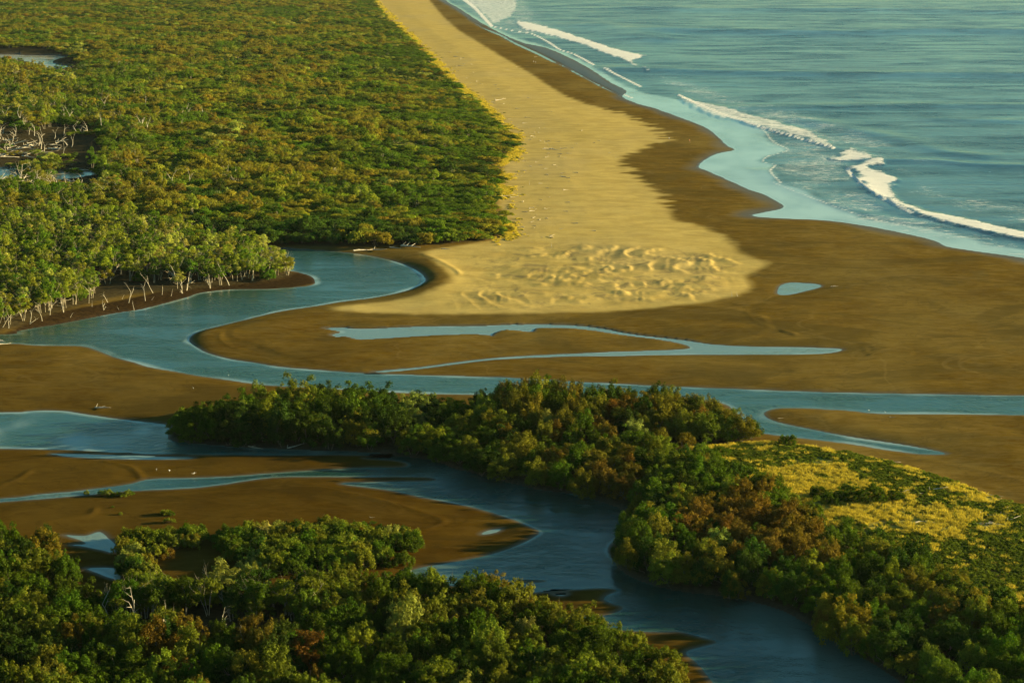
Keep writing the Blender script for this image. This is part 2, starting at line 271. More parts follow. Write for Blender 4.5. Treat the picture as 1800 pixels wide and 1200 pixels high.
dryc = g.mix(g.ramp(n_mid, .3, .7), c4(.45, .325, .092), c4(.60, .445, .135))
dryc = g.mix(g.math('MULTIPLY', g.ramp(n_big, .45, .7), .35), dryc, c4(.44, .35, .17))
dryc = g.mix(g.math('MULTIPLY', duneA, g.ramp(g.noise(.16, 5, .65, (1, .6, 1), 1.0), .5, .64, 0, .65)), dryc, c4(.23, .18, .085))
dryc = g.mix(g.ramp(n_str, .45, .70, 0, .5), dryc, c4(.40, .30, .11))
dryc = g.mix(g.ramp(n_sw, .5, .66, 0, .35), dryc, c4(.60, .43, .12))
wetc = g.mix(g.attr('mud'), wetc, g.mix(1, wetc, c4(.50, .44, .26), 'MULTIPLY'))
wetc = g.mix(1, wetc, c4(.93, .93, .80), 'MULTIPLY')
colr = g.mix(dryA, wetc, dryc)
colr = g.mix(g.math('MULTIPLY', g.ramp(n_fine, .2, .8), .22), colr, g.mix(.5, colr, c4(.05, .04, .02)))
straw = g.mix(g.ramp(n_fine, .35, .65), c4(.44, .36, .07), c4(.26, .24, .05))
colr = g.mix(grassA, colr, straw)
colr = g.mix(wetA, colr, c4(.070, .060, .032))
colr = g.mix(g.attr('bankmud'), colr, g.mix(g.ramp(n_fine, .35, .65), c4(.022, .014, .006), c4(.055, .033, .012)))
colr = g.mix(soilA, colr, g.mix(g.ramp(n_fine, .3, .7), c4(.035, .028, .014), c4(.07, .055, .025)))
rough = g.math('SUBTRACT', .95, g.math('MULTIPLY', wetA, .55))
bmp = g.n('ShaderNodeBump', {'Height': g.math('ADD', g.math('MULTIPLY', n_fine, .6), g.math('MULTIPLY', n_grit, .35)), 'Strength': .7, 'Distance': .14})
pb = g.n('ShaderNodeBsdfPrincipled', {'Base Color': colr, 'Roughness': rough, 'Normal': bmp.outputs[0], 'Specular IOR Level': g.math('MULTIPLY', wetA, .35)})
g.t.links.new(pb.outputs[0], g.out.inputs[0]); M_GROUND = g.m

# water
def water_mat(name, deep, shallow_sheen, rip, scale):
    w = NT(name)
    calm, milk, foam = w.attr('calm'), w.attr('milk'), w.attr('foam')
    n1 = w.noise(scale, 4, .65, (1, 1, 1), .4); n2 = w.noise(scale * .12, 4, .6, (.5, 1.3, 1), .8); n3 = w.noise(scale * 5, 2, .6)
    gust = w.ramp(n2, .36, .64, .30, 1.0)
    inv = w.math('SUBTRACT', 1.0, calm)
    n4 = w.noise(scale * .45, 5, .7, (.45, 1.2, 1), .6); gust = w.math('MULTIPLY', gust, w.ramp(n4, .3, .7, .45, 1.25))
    amp = w.math('MULTIPLY', w.math('MULTIPLY', inv, gust), rip)
    hgt = w.math('ADD', w.math('MULTIPLY', n1, .7), w.math('MULTIPLY', n3, .12))
    b = w.n('ShaderNodeBump', {'Height': hgt, 'Strength': amp, 'Distance': 1.0 / scale * .36})
    base = w.mix(calm, c4(*deep), c4(*shallow_sheen))  # calm water: pale milky shallows, with bright sky reflection partly painted into the base
    base = w.mix(milk, base, w.mix(w.ramp(n1, .3, .7), c4(.06, .14, .14), c4(.16, .26, .25)))
    f = w.math('ADD', foam, w.math('MULTIPLY', w.math('SUBTRACT', w.noise(.28, 6, .8, (.6, 1.2, 1), .8), .5), 2.6))
    f = w.math('MULTIPLY', w.ramp(f, .25, .9), w.ramp(foam, .02, .25))
    ro = w.math('ADD', .03, w.math('MULTIPLY', w.math('MULTIPLY', inv, gust), .24))
    p = w.n('ShaderNodeBsdfPrincipled', {'Base Color': base, 'Roughness': ro, 'Normal': b.outputs[0], 'IOR': 1.333})
    fb = w.n('ShaderNodeBump', {'Height': w.noise(.8, 5, .8), 'Strength': .8, 'Distance': .6})
    p2 = w.n('ShaderNodeBsdfPrincipled', {'Base Color': c4(.80, .79, .74), 'Roughness': .8, 'Normal': fb.outputs[0]})
    mx = w.n('ShaderNodeMixShader', {0: f, 1: p.outputs[0], 2: p2.outputs[0]})
    w.t.links.new(mx.outputs[0], w.out.inputs[0]); return w.m
M_RIVER = water_mat('river_water', (.026, .082, .064), (.29, .39, .34), .9, .5)
M_CREEK = water_mat('creek_water', (.014, .054, .038), (.18, .26, .22), .9, .5)  # naturally dark creek, base darkened further to paint in the bank trees' shade
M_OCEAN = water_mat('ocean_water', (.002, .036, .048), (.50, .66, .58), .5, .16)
M_MUD = water_mat('pond_water', (.34, .30, .19), (.44, .39, .26), .1, .5)

# attributes
stripA = .8 * sstep(fbm(X / 6, Y / 22, 141, 3), -.15, .1) * sstep(-ddry, -3, 0) * sstep(5 + 5 * fbm(X / 11, Y / 15, 51, 2) - np.abs(veg), 0, 3) * sstep(VV, -40, 30) * sstep(-VV, -432, -405) * (UU < 930)
strawA = np.maximum(stripA, sstep(-mead, -1, 2) * (0.25 + .75 * sstep(fbm(X / 9, Y / 16, 61, 3) + .5 * fbm(X / 2.5, Y / 5, 63, 3), -.3, .1)))
soilA_ = np.maximum(sstep(-veg, -2.5, 1.5), 0)
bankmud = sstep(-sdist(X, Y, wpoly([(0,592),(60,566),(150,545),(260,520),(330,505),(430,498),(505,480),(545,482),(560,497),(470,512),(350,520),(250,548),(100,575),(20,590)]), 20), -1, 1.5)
wetA_ = sstep(1.5 - dw, 0, 1.5) * .75 + .75 * sstep(11 - wd['ocean'] + fbm(X / 20, Y / 40, 71, 2) * 6, 0, 10) * (wd['ocean'] < 59)
darkw = sstep(-sdist(X, Y, wpoly(DARKWET), 20), -1, 3)
wetA_ = np.maximum(wetA_, darkw)
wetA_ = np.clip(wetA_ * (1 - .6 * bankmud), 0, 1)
mudA = sstep(VV, 590, 860) * sstep(1500 - UU, 0, 350) * .95 + .25 * sstep(-UU, -900, -500) * sstep(VV, 540, 600)
attrs = {'bankmud': bankmud, 'mud': np.clip(mudA, 0, 1) * (VV < 1e6), 'dry': dry, 'straw': strawA, 'soil': np.clip(soilA_, 0, 1), 'wet': wetA_, 'dune': dune}
ground = grid_mesh('ground', np.ones(X.shape, bool), Z, attrs, [M_GROUND]); ground['kind'] = 'structure'
# outer land sheet round the whole place
me = bpy.data.meshes.new('outer_ground'); B = 45000
me.from_pydata([(-B, -B, -2.2), (B, -B, -2.2), (B, B, -2.2), (-B, B, -2.2)], [], [(0, 1, 2, 3)]); me.materials.append(M_GROUND)
og = bpy.data.objects.new('outer_ground', me); COL.objects.link(og); og['kind'] = 'structure'

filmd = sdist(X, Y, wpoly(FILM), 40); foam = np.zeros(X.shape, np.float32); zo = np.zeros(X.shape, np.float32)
for p, a, hgt in FOAMS:
    d = sdist(X, Y, wpoly(p), 20); d = d + (fbm(X / 7, Y / 12, 131, 4) * 4.5 + 1.0) * sstep(Y, 700, 1000) + fbm(X / 2.5, Y / 4, 133, 2) * 1.5; foam = np.maximum(foam, a * sstep(-d, -1.0, 5.0)); zo += hgt * sstep(-d, -1.2, 2.0)
for p, a in LINES:
    d, _ = segdist(X, Y, wpoly(p, 3, False), False, 20); wdt = 1.7 / np.clip(PXM, 1, 9) + .45; foam = np.maximum(foam, 1.6 * a * np.exp(-(d / wdt) ** 2)); zo += .12 * a * np.exp(-(d / 1.2) ** 2)
milk = np.zeros(X.shape, np.float32)
for p in MILKY:
    d = sdist(X, Y, wpoly(p), 60); milk = np.maximum(milk, sstep(-d, -14, 14) * (.55 + .45 * fbm(X / 18, Y / 18, 81, 3)))
milkb = milk.copy(); foam = np.maximum(foam, .40 * sstep(milkb, .1, .8))
milk = np.maximum(milk, .35 * sstep(fbm(X / 60, Y / 45, 83, 4), .15, .5) * sstep(300 - wd['ocean'], 0, 60)) * 1.0
for p, a in SWELL:
    d, _ = segdist(X, Y, wpoly(p, 3, False), False, 110); wdt = np.clip(4 + (Y - 760) * .022, 4, 38)
    zo += a * wdt * .10 * np.exp(-(d / wdt) ** 2)
far_ = sstep(Y, 650, 1200)
zo += (fbm(X / 160, Y / 26, 91, 3) * .28) * far_ * sstep(-wd['ocean'], 15, 50)
zo *= sstep(-wd['ocean'], 1, 10)
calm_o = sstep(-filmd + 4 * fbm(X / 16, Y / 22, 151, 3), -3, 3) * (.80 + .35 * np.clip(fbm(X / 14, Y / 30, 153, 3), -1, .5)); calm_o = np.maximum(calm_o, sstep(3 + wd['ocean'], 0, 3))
for k in WATERS:
    d = wd[k]; keep = (d < (2.5 if k != 'ocean' else 5)) & (d <= dw + 4.0)
    if k == 'ocean':
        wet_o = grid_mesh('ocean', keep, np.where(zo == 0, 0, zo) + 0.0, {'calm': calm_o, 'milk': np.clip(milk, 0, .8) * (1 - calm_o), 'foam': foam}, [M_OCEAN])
    else:
        rim = .25 + .75 * sstep(fbm(X / 14, Y / 14, 99, 3), -.35, .3); cw = sstep(d + 2.4 + 1.5 * fbm(X / 12, Y / 9, 95, 2), 0, 2.4) * rim
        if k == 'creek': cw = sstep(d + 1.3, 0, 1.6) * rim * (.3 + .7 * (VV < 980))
        if k == 'tidal_pool': cw = np.maximum(cw, .55)
        if k in ('lagoon', 'creek'): cw = np.maximum(cw, sstep(fbm(X / 16, Y / 30, 97, 3), -.1, .6) * (.75 if k == 'lagoon' else .4))
        z0 = 0 * X + (.0 if k != 'creek' else 0.0)
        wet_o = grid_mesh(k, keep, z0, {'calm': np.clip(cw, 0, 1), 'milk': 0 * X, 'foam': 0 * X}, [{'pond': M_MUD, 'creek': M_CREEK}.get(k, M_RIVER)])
    wet_o['kind'] = 'structure'

# height of the ground at a world point (bilinear in the grid's own rows and columns)
Zg = Z.reshape(NR, NC)
def ground_z(x, y):
    u, v = pix(np.asarray(x, float), np.asarray(y, float))
    fu = np.interp(u, U, np.arange(NC)); fv = np.interp(v, V, np.arange(NR))
    i = np.clip(fu.astype(int), 0, NC - 2); j = np.clip(fv.astype(int), 0, NR - 2); a = fu - i; b = fv - j
    return (Zg[j, i] * (1 - a) + Zg[j, i + 1] * a) * (1 - b) + (Zg[j + 1, i] * (1 - a) + Zg[j + 1, i + 1] * a) * b

# ------------------------------------------------------------------ plant materials
def leaf_mat(name, tr=.35):
    f = NT(name)
    tint = f.n('ShaderNodeAttribute', attribute_name='tint', attribute_type='INSTANCER').outputs['Vector']
    lr = f.attr('leaf_shade')
    k = f.n('ShaderNodeVectorMath', {0: tint, 'Scale': f.ramp(lr, 0, 1, .68, 1.38)}, operation='SCALE').outputs[0]
    k = f.mix(f.math('MULTIPLY', lr, .22), k, f.mix(1, k, c4(1.22, 1.1, .6), 'MULTIPLY'))
    d = f.n('ShaderNodeBsdfDiffuse', {'Color': k}); t = f.n('ShaderNodeBsdfTranslucent', {'Color': f.mix(1, k, c4(1.25, 1.2, .45), 'MULTIPLY')})
    m = f.n('ShaderNodeMixShader', {0: tr, 1: d.outputs[0], 2: t.outputs[0]})
    f.t.links.new(m.outputs[0], f.out.inputs[0]); return f.m
M_LEAF = leaf_mat('leaves'); M_DRYLEAF = leaf_mat('dry_leaves', .25)
def wood_mat(name, a, b):
    f = NT(name); n = f.noise(2.5, 4, .6, (1, 1, .25))
    p = f.n('ShaderNodeBsdfPrincipled', {'Base Color': f.mix(f.ramp(n, .3, .7), c4(*a), c4(*b)), 'Roughness': .85, 'Specular IOR Level': .2})
    f.t.links.new(p.outputs[0], f.out.inputs[0]); return f.m
M_PALE = wood_mat('pale_bark', (.26, .22, .14), (.46, .41, .30)); M_BARK = wood_mat('grey_brown_bark', (.10, .08, .05), (.22, .18, .12)); M_DRIFT = wood_mat('bleached_wood', (.42, .37, .27), (.68, .61, .47))

# ------------------------------------------------------------------ plant shapes
def quads_to_mesh(name, V4, shade, mats, extra=None):
    """V4: (n,4,3) leaf quads; extra: (verts, faces) of wood appended with material 1"""
    n = len(V4); vs = V4.reshape(-1, 3); fs = np.arange(n * 4).reshape(n, 4)
    nw = 0
    if extra is not None:
        ev, ef = extra; ev = np.array(ev); ef = np.array(ef) + n * 4; vs = np.concatenate([vs, ev]); fs = np.concatenate([fs, ef]); nw = len(ef)
    me = bpy.data.meshes.new(name); me.vertices.add(len(vs)); me.vertices.foreach_set('co', vs.astype(np.float32).ravel())
    me.loops.add(fs.size); me.loops.foreach_set('vertex_index', fs.ravel().astype(np.int32)); me.polygons.add(len(fs))
    me.polygons.foreach_set('loop_start', np.arange(0, fs.size, 4, dtype=np.int32)); me.polygons.foreach_set('loop_total', np.full(len(fs), 4, np.int32))
    me.update(calc_edges=True)
    at = me.attributes.new('leaf_shade', 'FLOAT', 'POINT'); sh = np.repeat(shade, 4)
    if nw: sh = np.concatenate([sh, np.full(len(vs) - n * 4, .5)])
    at.data.foreach_set('value', sh.astype(np.float32))
    for m in mats: me.materials.append(m)
    if nw: me.polygons.foreach_set('material_index', np.concatenate([np.zeros(n), np.ones(nw)]).astype(np.int32))
    return me
def leaves(rng, centres, radii, per, size, up=.3, flat=.8, sprig=0.0):
    """leaf quads spread over tufts: centres (k,3), radii (k,)"""
    C = []; Nn = []; G = []
    for k, (c, r) in enumerate(zip(centres, radii)):
        m = int(per * (r / np.mean(radii)) ** 2)
        d = rng.normal(size=(m, 3)); d /= np.linalg.norm(d, axis=1)[:, None]; d[:, 2] = np.where(d[:, 2] < -.35, -d[:, 2], d[:, 2])
        rr = r * (rng.random(m) ** .35)
        p = c + d * rr[:, None] * np.array([1, 1, flat])
        if sprig: p[:, 2] += (rng.random(m) ** 2) * sprig * r
        C.append(p); Nn.append(d); G.append(np.full(m, rng.random()))
    C = np.concatenate(C); Nn = np.concatenate(Nn); G = np.concatenate(G); m = len(C)
    nrm = Nn + rng.normal(size=(m, 3)) * .55 + np.array([0, 0, up]); nrm /= np.linalg.norm(nrm, axis=1)[:, None]
    t = np.cross(nrm, rng.normal(size=(m, 3))); t /= np.linalg.norm(t, axis=1)[:, None]; b = np.cross(nrm, t)
    s = size * (.6 + .8 * rng.random(m))[:, None]
    V4 = np.stack([C - t * s, C - b * s * .55, C + t * s, C + b * s * .55], 1)
    return V4, np.clip(G * .55 + rng.random(m) * .45, 0, 1)
def tube(vs, fs, pts, rad, n=5):
    pts = np.array(pts, float); base = len(vs)
    for i, p in enumerate(pts):
        d = pts[min(i + 1, len(pts) - 1)] - pts[max(i - 1, 0)]; d /= np.linalg.norm(d) + 1e-9
        a = np.cross(d, [0.3, 1, 0.2]); a /= np.linalg.norm(a) + 1e-9; b = np.cross(d, a)
        for k in range(n):
            an = 2 * math.pi * k / n; vs.append(tuple(p + rad[i] * (math.cos(an) * a + math.sin(an) * b)))
    for i in range(len(pts) - 1):
        for k in range(n):
            a0 = base + i * n + k; a1 = base + i * n + (k + 1) % n; fs.append((a0, a1, a1 + n, a0 + n))
    e = base + (len(pts) - 1) * n; fs.append((e, e + 1, e + 2, e + 3)) ; fs.append((e, e + 3, e + 4, e))
def limb(rng, vs, fs, p, d, L, r, depth, wob=.18, n=5, split=2.4, grav=.0):
    k = 4; pts = [np.array(p, float)]; d = np.array(d, float); d /= np.linalg.norm(d)
    for i in range(k):
        d = d + rng.normal(size=3) * wob; d[2] += grav; d /= np.linalg.norm(d); pts.append(pts[-1] + d * L / k)
    rad = [r * (1 - .55 * i / k) if depth > 0 else r * (1 - .85 * i / k) for i in range(k + 1)]
    tube(vs, fs, pts, rad, n)
    if depth > 0:
        for j in range(int(split + rng.random())):
            t = rng.integers(2, k + 1); nd = d + rng.normal(size=3) * .65; nd[2] = abs(nd[2]) * .9 + .05
            limb(rng, vs, fs, pts[t], nd, L * (.5 + .3 * rng.random()), rad[t] * .75, depth - 1, wob * 1.2, max(n - 1, 5), split, grav)
def wood_mesh(name, mat, vs, fs):
    fs = [f if len(set(f)) == 4 else tuple(dict.fromkeys(f)) for f in fs]
    me = bpy.data.meshes.new(name); me.from_pydata(vs, [], fs); me.materials.append(mat); me.shade_smooth(); return me

def tufts(rng, n, rx, z0, z1, r, lean=0.0, hollow=.45, top=1.0):
    """tuft centres over an uneven dome from z0 to z1"""
    c = []; lob = [(rng.random() * 6.28, .72 + .5 * rng.random()) for _ in range(5)]
    while len(c) < n:
        a = rng.random() * 6.283; w = 1 + .28 * math.cos(a * 2 + lob[0][0]) * lob[0][1] + .18 * math.cos(a * 3 + lob[1][0])
        ph = rng.random() ** .75; q = hollow + (1 - hollow) * rng.random() ** .5
        el = math.acos(1 - ph * top) ; x = math.sin(el) * q; z = math.cos(el) * q
        c.append((math.cos(a) * x * rx * w + lean * z, math.sin(a) * x * rx * w, z0 + (z1 - z0) * max(z, 0) * (.82 + .3 * rng.random())))
    c = np.array(c); rad = r * (.65 + .7 * rng.random(n)); return c, rad
def proto_crown(kind, seed):
    rng = np.random.default_rng(seed)
    if kind == 'broadleaf':      # near thicket, 5 to 6 m
        c, r = tufts(rng, 78, 2.8, .9, 4.8, .50); V4, s = leaves(rng, c, r, 52, .165, .35, 1.0, .9)
    elif kind == 'shrub':
        c, r = tufts(rng, 46, 1.9, .2, 2.2, .38); V4, s = leaves(rng, c, r, 42, .14, .4, 1.1, 1.1)
    elif kind == 'feathery':
        c, r = tufts(rng, 60, 2.6, .6, 5.5, .60); V4, s = leaves(rng, c, r, 82, .15, .1, 1.25, 1.0)
    elif kind == 'evergreen':
        c, r = tufts(rng, 62, 3.0, .7, 5.4, .70); V4, s = leaves(rng, c, r, 56, .185, .4, .85, .5)
    elif kind == 'tallthin':
        c, r = tufts(rng, 26, 2.4, 2.9, 6.0, .8, .3, .35, 1.0); V4, s = leaves(rng, c, r, 78, .175, .35, .8, .3)
    elif kind == 'mangrove':
        c, r = tufts(rng, 26, 2.3, 3.6, 8.4, .85, .4, .35, 1.15); V4, s = leaves(rng, c, r, 70, .20, .3, .8, .2)
    elif kind == 'scrub':
        c, r = tufts(rng, 36, 4.4, .9, 3.4, 1.3); V4, s = leaves(rng, c, r, 80, .27, .5, .45, .35)
    elif kind == 'bare':
        c, r = tufts(rng, 28, 4.0, 1.0, 3.7, 1.1); V4, s = leaves(rng, c, r, 50, .20, .1, .7, .7)
    return V4, s
def proto_wood(kind, seed):
    rng = np.random.default_rng(seed + 500); vs, fs = [], []
    if kind in ('mangrove', 'tallthin'):
        for j in range(rng.integers(2, 5)):
            limb(rng, vs, fs, (rng.normal() * .5, rng.normal() * .5, -.3), (rng.normal() * .22, rng.normal() * .22, 1), 5.0 if kind == 'mangrove' else 3.8, .12 if kind == 'mangrove' else .08, 2, .10, 5, 2.0)
    elif kind == 'shrub':
        for j in range(4): limb(rng, vs, fs, (0, 0, -.2), (rng.normal() * .6, rng.normal() * .6, 1), 1.5, .06, 1, .15)
    elif kind in ('bare', 'scrub'):
        for j in range(4): limb(rng, vs, fs, (rng.normal() * .5, rng.normal() * .5, -.3), (rng.normal() * .5, rng.normal() * .5, 1), 2.6, .10, 2 if kind == 'bare' else 1, .16)
    else:
        for j in range(3): limb(rng, vs, fs, (rng.normal() * .3, rng.normal() * .3, -.3), (rng.normal() * .45, rng.normal() * .45, 1), 3.0, .11, 1, .12)
    return vs, fs
KINDS = {'broadleaf': (5, M_BARK), 'shrub': (4, M_BARK), 'feathery': (5, M_BARK), 'evergreen': (4, M_BARK), 'mangrove': (6, M_PALE), 'tallthin': (3, M_PALE), 'scrub': (5, M_BARK), 'bare': (3, M_PALE)}
CROWN, TRUNK, WHOLE = {}, {}, {}
protos = bpy.data.collections.new('forest_prototypes')        # not in the scene: only read by the forest's scatter
PIDX = {}
def add_proto(key, me):
    o = bpy.data.objects.new('zz_%03d_%s' % (len(PIDX), key), me); protos.objects.link(o); PIDX.setdefault(key, []).append(len(protos.objects) - 1)
for kd, (nv, bark) in KINDS.items():
    for k in range(nv):
        V4, s = proto_crown(kd, 11 + k * 17 + len(kd) * 101); vs, fs = proto_wood(kd, k + len(kd) * 7)
        lm = M_DRYLEAF if kd in ('bare', 'feathery') else M_LEAF
        CROWN.setdefault(kd, []).append(quads_to_mesh(kd + '_crown', V4, s, [lm]))
        TRUNK.setdefault(kd, []).append(wood_mesh(kd + '_trunk', bark, vs, fs))
        add_proto(kd, quads_to_mesh(kd + '_whole', V4, s, [lm, bark], (vs, [f if len(set(f)) == 4 else f for f in fs])))

def scatter(name, kind_key, pts, scl, rot, tint, idx, coll, label, cat=None):
    """one object of kind stuff: instances of a prototype collection on its points"""
    n = len(pts); me = bpy.data.meshes.new(name); me.vertices.add(n); me.vertices.foreach_set('co', np.asarray(pts, np.float32).ravel())
    def at(k, t, key, arr): a = me.attributes.new(k, t, 'POINT'); a.data.foreach_set(key, np.asarray(arr).ravel())
    at('scl', 'FLOAT_VECTOR', 'vector', np.asarray(scl, np.float32)); at('rotz', 'FLOAT', 'value', np.asarray(rot, np.float32))
    at('tint', 'FLOAT_VECTOR', 'vector', np.asarray(tint, np.float32)); at('pidx', 'INT', 'value', np.asarray(idx, np.int32))
    o = bpy.data.objects.new(name, me); COL.objects.link(o)
    ng = bpy.data.node_groups.new(name + '_scatter', 'GeometryNodeTree'); ng.is_modifier = True
    ng.interface.new_socket('Geometry', in_out='INPUT', socket_type='NodeSocketGeometry'); ng.interface.new_socket('Geometry', in_out='OUTPUT', socket_type='NodeSocketGeometry')
    N, L = ng.nodes, ng.links
    gi = N.new('NodeGroupInput'); go = N.new('NodeGroupOutput'); ip = N.new('GeometryNodeInstanceOnPoints'); ci = N.new('GeometryNodeCollectionInfo')
    ci.inputs['Collection'].default_value = coll; ci.inputs['Separate Children'].default_value = True; ci.inputs['Reset Children'].default_value = True
    def na(nm, dt): a = N.new('GeometryNodeInputNamedAttribute'); a.data_type = dt; a.inputs['Name'].default_value = nm; return a.outputs['Attribute']
    cx = N.new('ShaderNodeCombineXYZ'); L.new(na('rotz', 'FLOAT'), cx.inputs[2]); e2 = N.new('FunctionNodeEulerToRotation'); L.new(cx.outputs[0], e2.inputs[0])
    L.new(gi.outputs[0], ip.inputs['Points']); L.new(ci.outputs[0], ip.inputs['Instance']); ip.inputs['Pick Instance'].default_value = True
    L.new(na('pidx', 'INT'), ip.inputs['Instance Index']); L.new(e2.outputs[0], ip.inputs['Rotation']); L.new(na('scl', 'FLOAT_VECTOR'), ip.inputs['Scale'])
    L.new(ip.outputs[0], go.inputs[0])
    md = o.modifiers.new('scatter', 'NODES'); md.node_group = ng
    o['kind'] = 'stuff'; o['label'] = label
    if cat: o['category'] = cat
    return o

# ------------------------------------------------------------------ where the plants stand
RG = np.random.default_rng(7)
def inside(P, x, y):
    return segdist(np.asarray(x, float), np.asarray(y, float), P, True, 1.0)[1]
def fill(poly, sp_near, sp_far=None, y0=500, y1=2500):
    P = wpoly(poly); out = []; y = P[:, 1].min(); x0, x1 = P[:, 0].min(), P[:, 0].max(); row = 0
    ymax = min(P[:, 1].max(), 4200)
    while y < ymax:
        s = sp_near if sp_far is None else sp_near + (sp_far - sp_near) * min(max((y - y0) / (y1 - y0), 0), 1)
        xs = np.arange(x0, x1, s) + (row % 2) * s / 2; out.append(np.stack([xs + RG.normal(size=len(xs)) * s * .26, y + RG.normal(size=len(xs)) * s * .26], 1)); y += s * .87; row += 1
    A = np.concatenate(out); A = A[inside(P, A[:, 0], A[:, 1])]; return A

GREEN, YELL, GOLD, RUST, DARK, LIME = [np.array(c) for c in ((.070, .118, .011), (.142, .174, .019), (.158, .150, .018), (.145, .102, .016), (.040, .074, .012), (.24, .26, .055))]
NAMES = ['leaf green', 'yellow green', 'olive gold', 'rusty brown', 'dark green', 'pale lime']
PAL = np.array([GREEN, YELL, GOLD, RUST, DARK, LIME])
def pick(weights, P=None, cs=1.0):   # weights (n,6) -> colour and its word
    w = np.maximum(weights, 0); w = w / w.sum(1)[:, None]; c = w.cumsum(1); r = fbm(P[:, 0] / 8 / cs, P[:, 1] / 11 / cs, 201, 3) + RG.normal(size=len(w)) * (.16 if cs == 1 else .10); r = (np.argsort(np.argsort(r)) / len(w))[:, None]; k = (r > c).sum(1)
    k = np.minimum(k, 5); col = PAL[k] * (1 + RG.normal(size=(len(w), 3)) * .07) * (.88 + .26 * RG.random(len(w)))[:, None]
    return np.clip(col, .006, .4), k
def g2(u, v, cu, cv, su, sv): return np.exp(-((u - cu) / su) ** 2 - ((v - cv) / sv) ** 2)

LAND = [("the two small mud pools", 180, 970), ("the pointed sandbar tip", 900, 930), ("the brown creek spit", 1010, 1060), ("the bottom left corner", 0, 1195), ("the pale near trunks", 240, 1090), ("the near rusty patch", 330, 1165), ("the far bottom left rust", 120, 1120),
 ("the orange near crowns", 480, 1150), ("the near dark gap", 400, 1110), ("the thicket point over the creek", 880, 1020), ("the thicket's lower right end", 1200, 1165), ("the lime coloured near tops", 700, 1110), ("the middle of the bottom edge", 900, 1190), ("the left edge's leafy shoulder", 20, 960), ("the thicket corner by the pools", 130, 1020), ("the bare mud behind the thicket", 380, 1025), ("the strip's muddy right end", 740, 1030), ("the bottom edge below the rust", 300, 1195), ("the bottom edge's lime bush", 560, 1190), ("the thicket's long creek edge", 1050, 1110),
 ("the shrub strip's left end", 250, 950), ("the shrub strip's dark hollow", 400, 965), ("the shrub strip's middle", 500, 940), ("the shrub strip's tall right part", 630, 930), ("the shrub strip's right tip", 730, 960), ("the shrub column by the pools", 240, 1000), ("the shrub strip's lower fringe", 500, 1005), ("the shrubby gap facing the sandbar", 620, 985),
 ("the island's left end", 310, 770), ("the bright island foot bush", 440, 775), ("the island's rounded left dome", 560, 730), ("the island's notched skyline", 790, 700), ("the tallest island top", 920, 690), ("the olive mid island crowns", 1010, 740), ("the golden crowns over the creek", 1020, 830),
 ("the island's round right end", 1290, 750), ("the island's river side", 1120, 700), ("the island's dark inner shore", 850, 810), ("the dome's dark foot", 650, 780), ("the island's broad middle", 1150, 770), ("the yellow meadow's left corner", 1230, 810), ("the orange brown bank crowns", 1270, 910), ("the rusty crowns above dark water", 1400, 950), ("the overhanging dark creek bush", 1110, 960),
 ("the lone round meadow shrub", 1500, 870), ("the meadow's lower rim", 1640, 980), ("the bottom right corner", 1780, 1180), ("the feathery green bank slope", 1560, 1030), ("the shaded right creek shore", 1450, 1090), ("the right edge below the meadow", 1790, 1050), ("the shaded bank above the dark water", 1250, 1000), ("the bank's shadowed foot", 1600, 1130),
 ("the river's mangrove point", 500, 450), ("the bleached bank stumps", 250, 510), ("the bend's left edge", 10, 570), ("the white riverbank trunks", 330, 480), ("the left edge's pale mangroves", 20, 400), ("the mangroves' dark back channel", 420, 420), ("the mangrove stand's middle", 150, 440), ("the mangroves behind the stumps", 230, 460), ("the low left mangrove front", 80, 500),
 ("the dead tree clearing", 60, 290), ("the driftwood at the forest foot", 680, 430), ("the forest's green sand point", 860, 410), ("the beach's yellow grass fringe", 870, 330), ("the forest front above the river", 560, 420), ("the rusty scrub patch", 320, 320), ("the small forest pond", 130, 305), ("the forest front's left bend", 440, 400), ("the forest front's dark middle", 640, 400), ("the forest front near the sand", 760, 400), ("the scrub behind the mangroves", 200, 370), ("the golden scrub plain", 500, 330), ("the scrub behind the sand point", 760, 350), ("the scrub swell mid forest", 640, 350), ("the left edge's tall scrub", 40, 360), ("the scrub over the dark channel", 330, 380)]
LW = np.array([(a[1], a[2]) for a in LAND], float)
RANK = ['closest', 'second closest', 'third closest', 'fourth closest', 'fifth closest', 'sixth closest', 'seventh closest', 'eighth closest', 'ninth closest', 'tenth closest']
def side(du, dv):
    if abs(dv) * 1.6 > abs(du): return 'just above' if dv < 0 else 'just below'
    return 'left of' if du < 0 else 'right of'
used = {}
def label_set(noun, u, v, k, sz):
    """one label each: colour, size, and where it stands among things one can find"""
    d2 = (LW[None, :, 0] - u[:, None]) ** 2 + (1.8 * (LW[None, :, 1] - v[:, None])) ** 2
    near = d2.argmin(1); order = np.argsort(d2.min(1)); out = [None] * len(u)
    for i in order:
        du, dv = u[i] - LW[near[i], 0], v[i] - LW[near[i], 1]; sd = side(du, dv)
        size = 'tall' if sz[i] > 1.1 else ('low' if sz[i] < .88 else 'middling')
        key = (noun, k[i], size, sd, near[i]); r = used.get(key, 0); used[key] = r + 1
        c = NAMES[k[i]]
        if r < 10: out[i] = '%s %s %s %s %s' % (size, c, noun, '' if r == 0 else RANK[r], sd)
        else: out[i] = '%s %s %s far %s' % (size, c, noun, sd)
        out[i] = ' '.join((out[i] + ' ' + LAND[near[i]][0]).split())
    return out
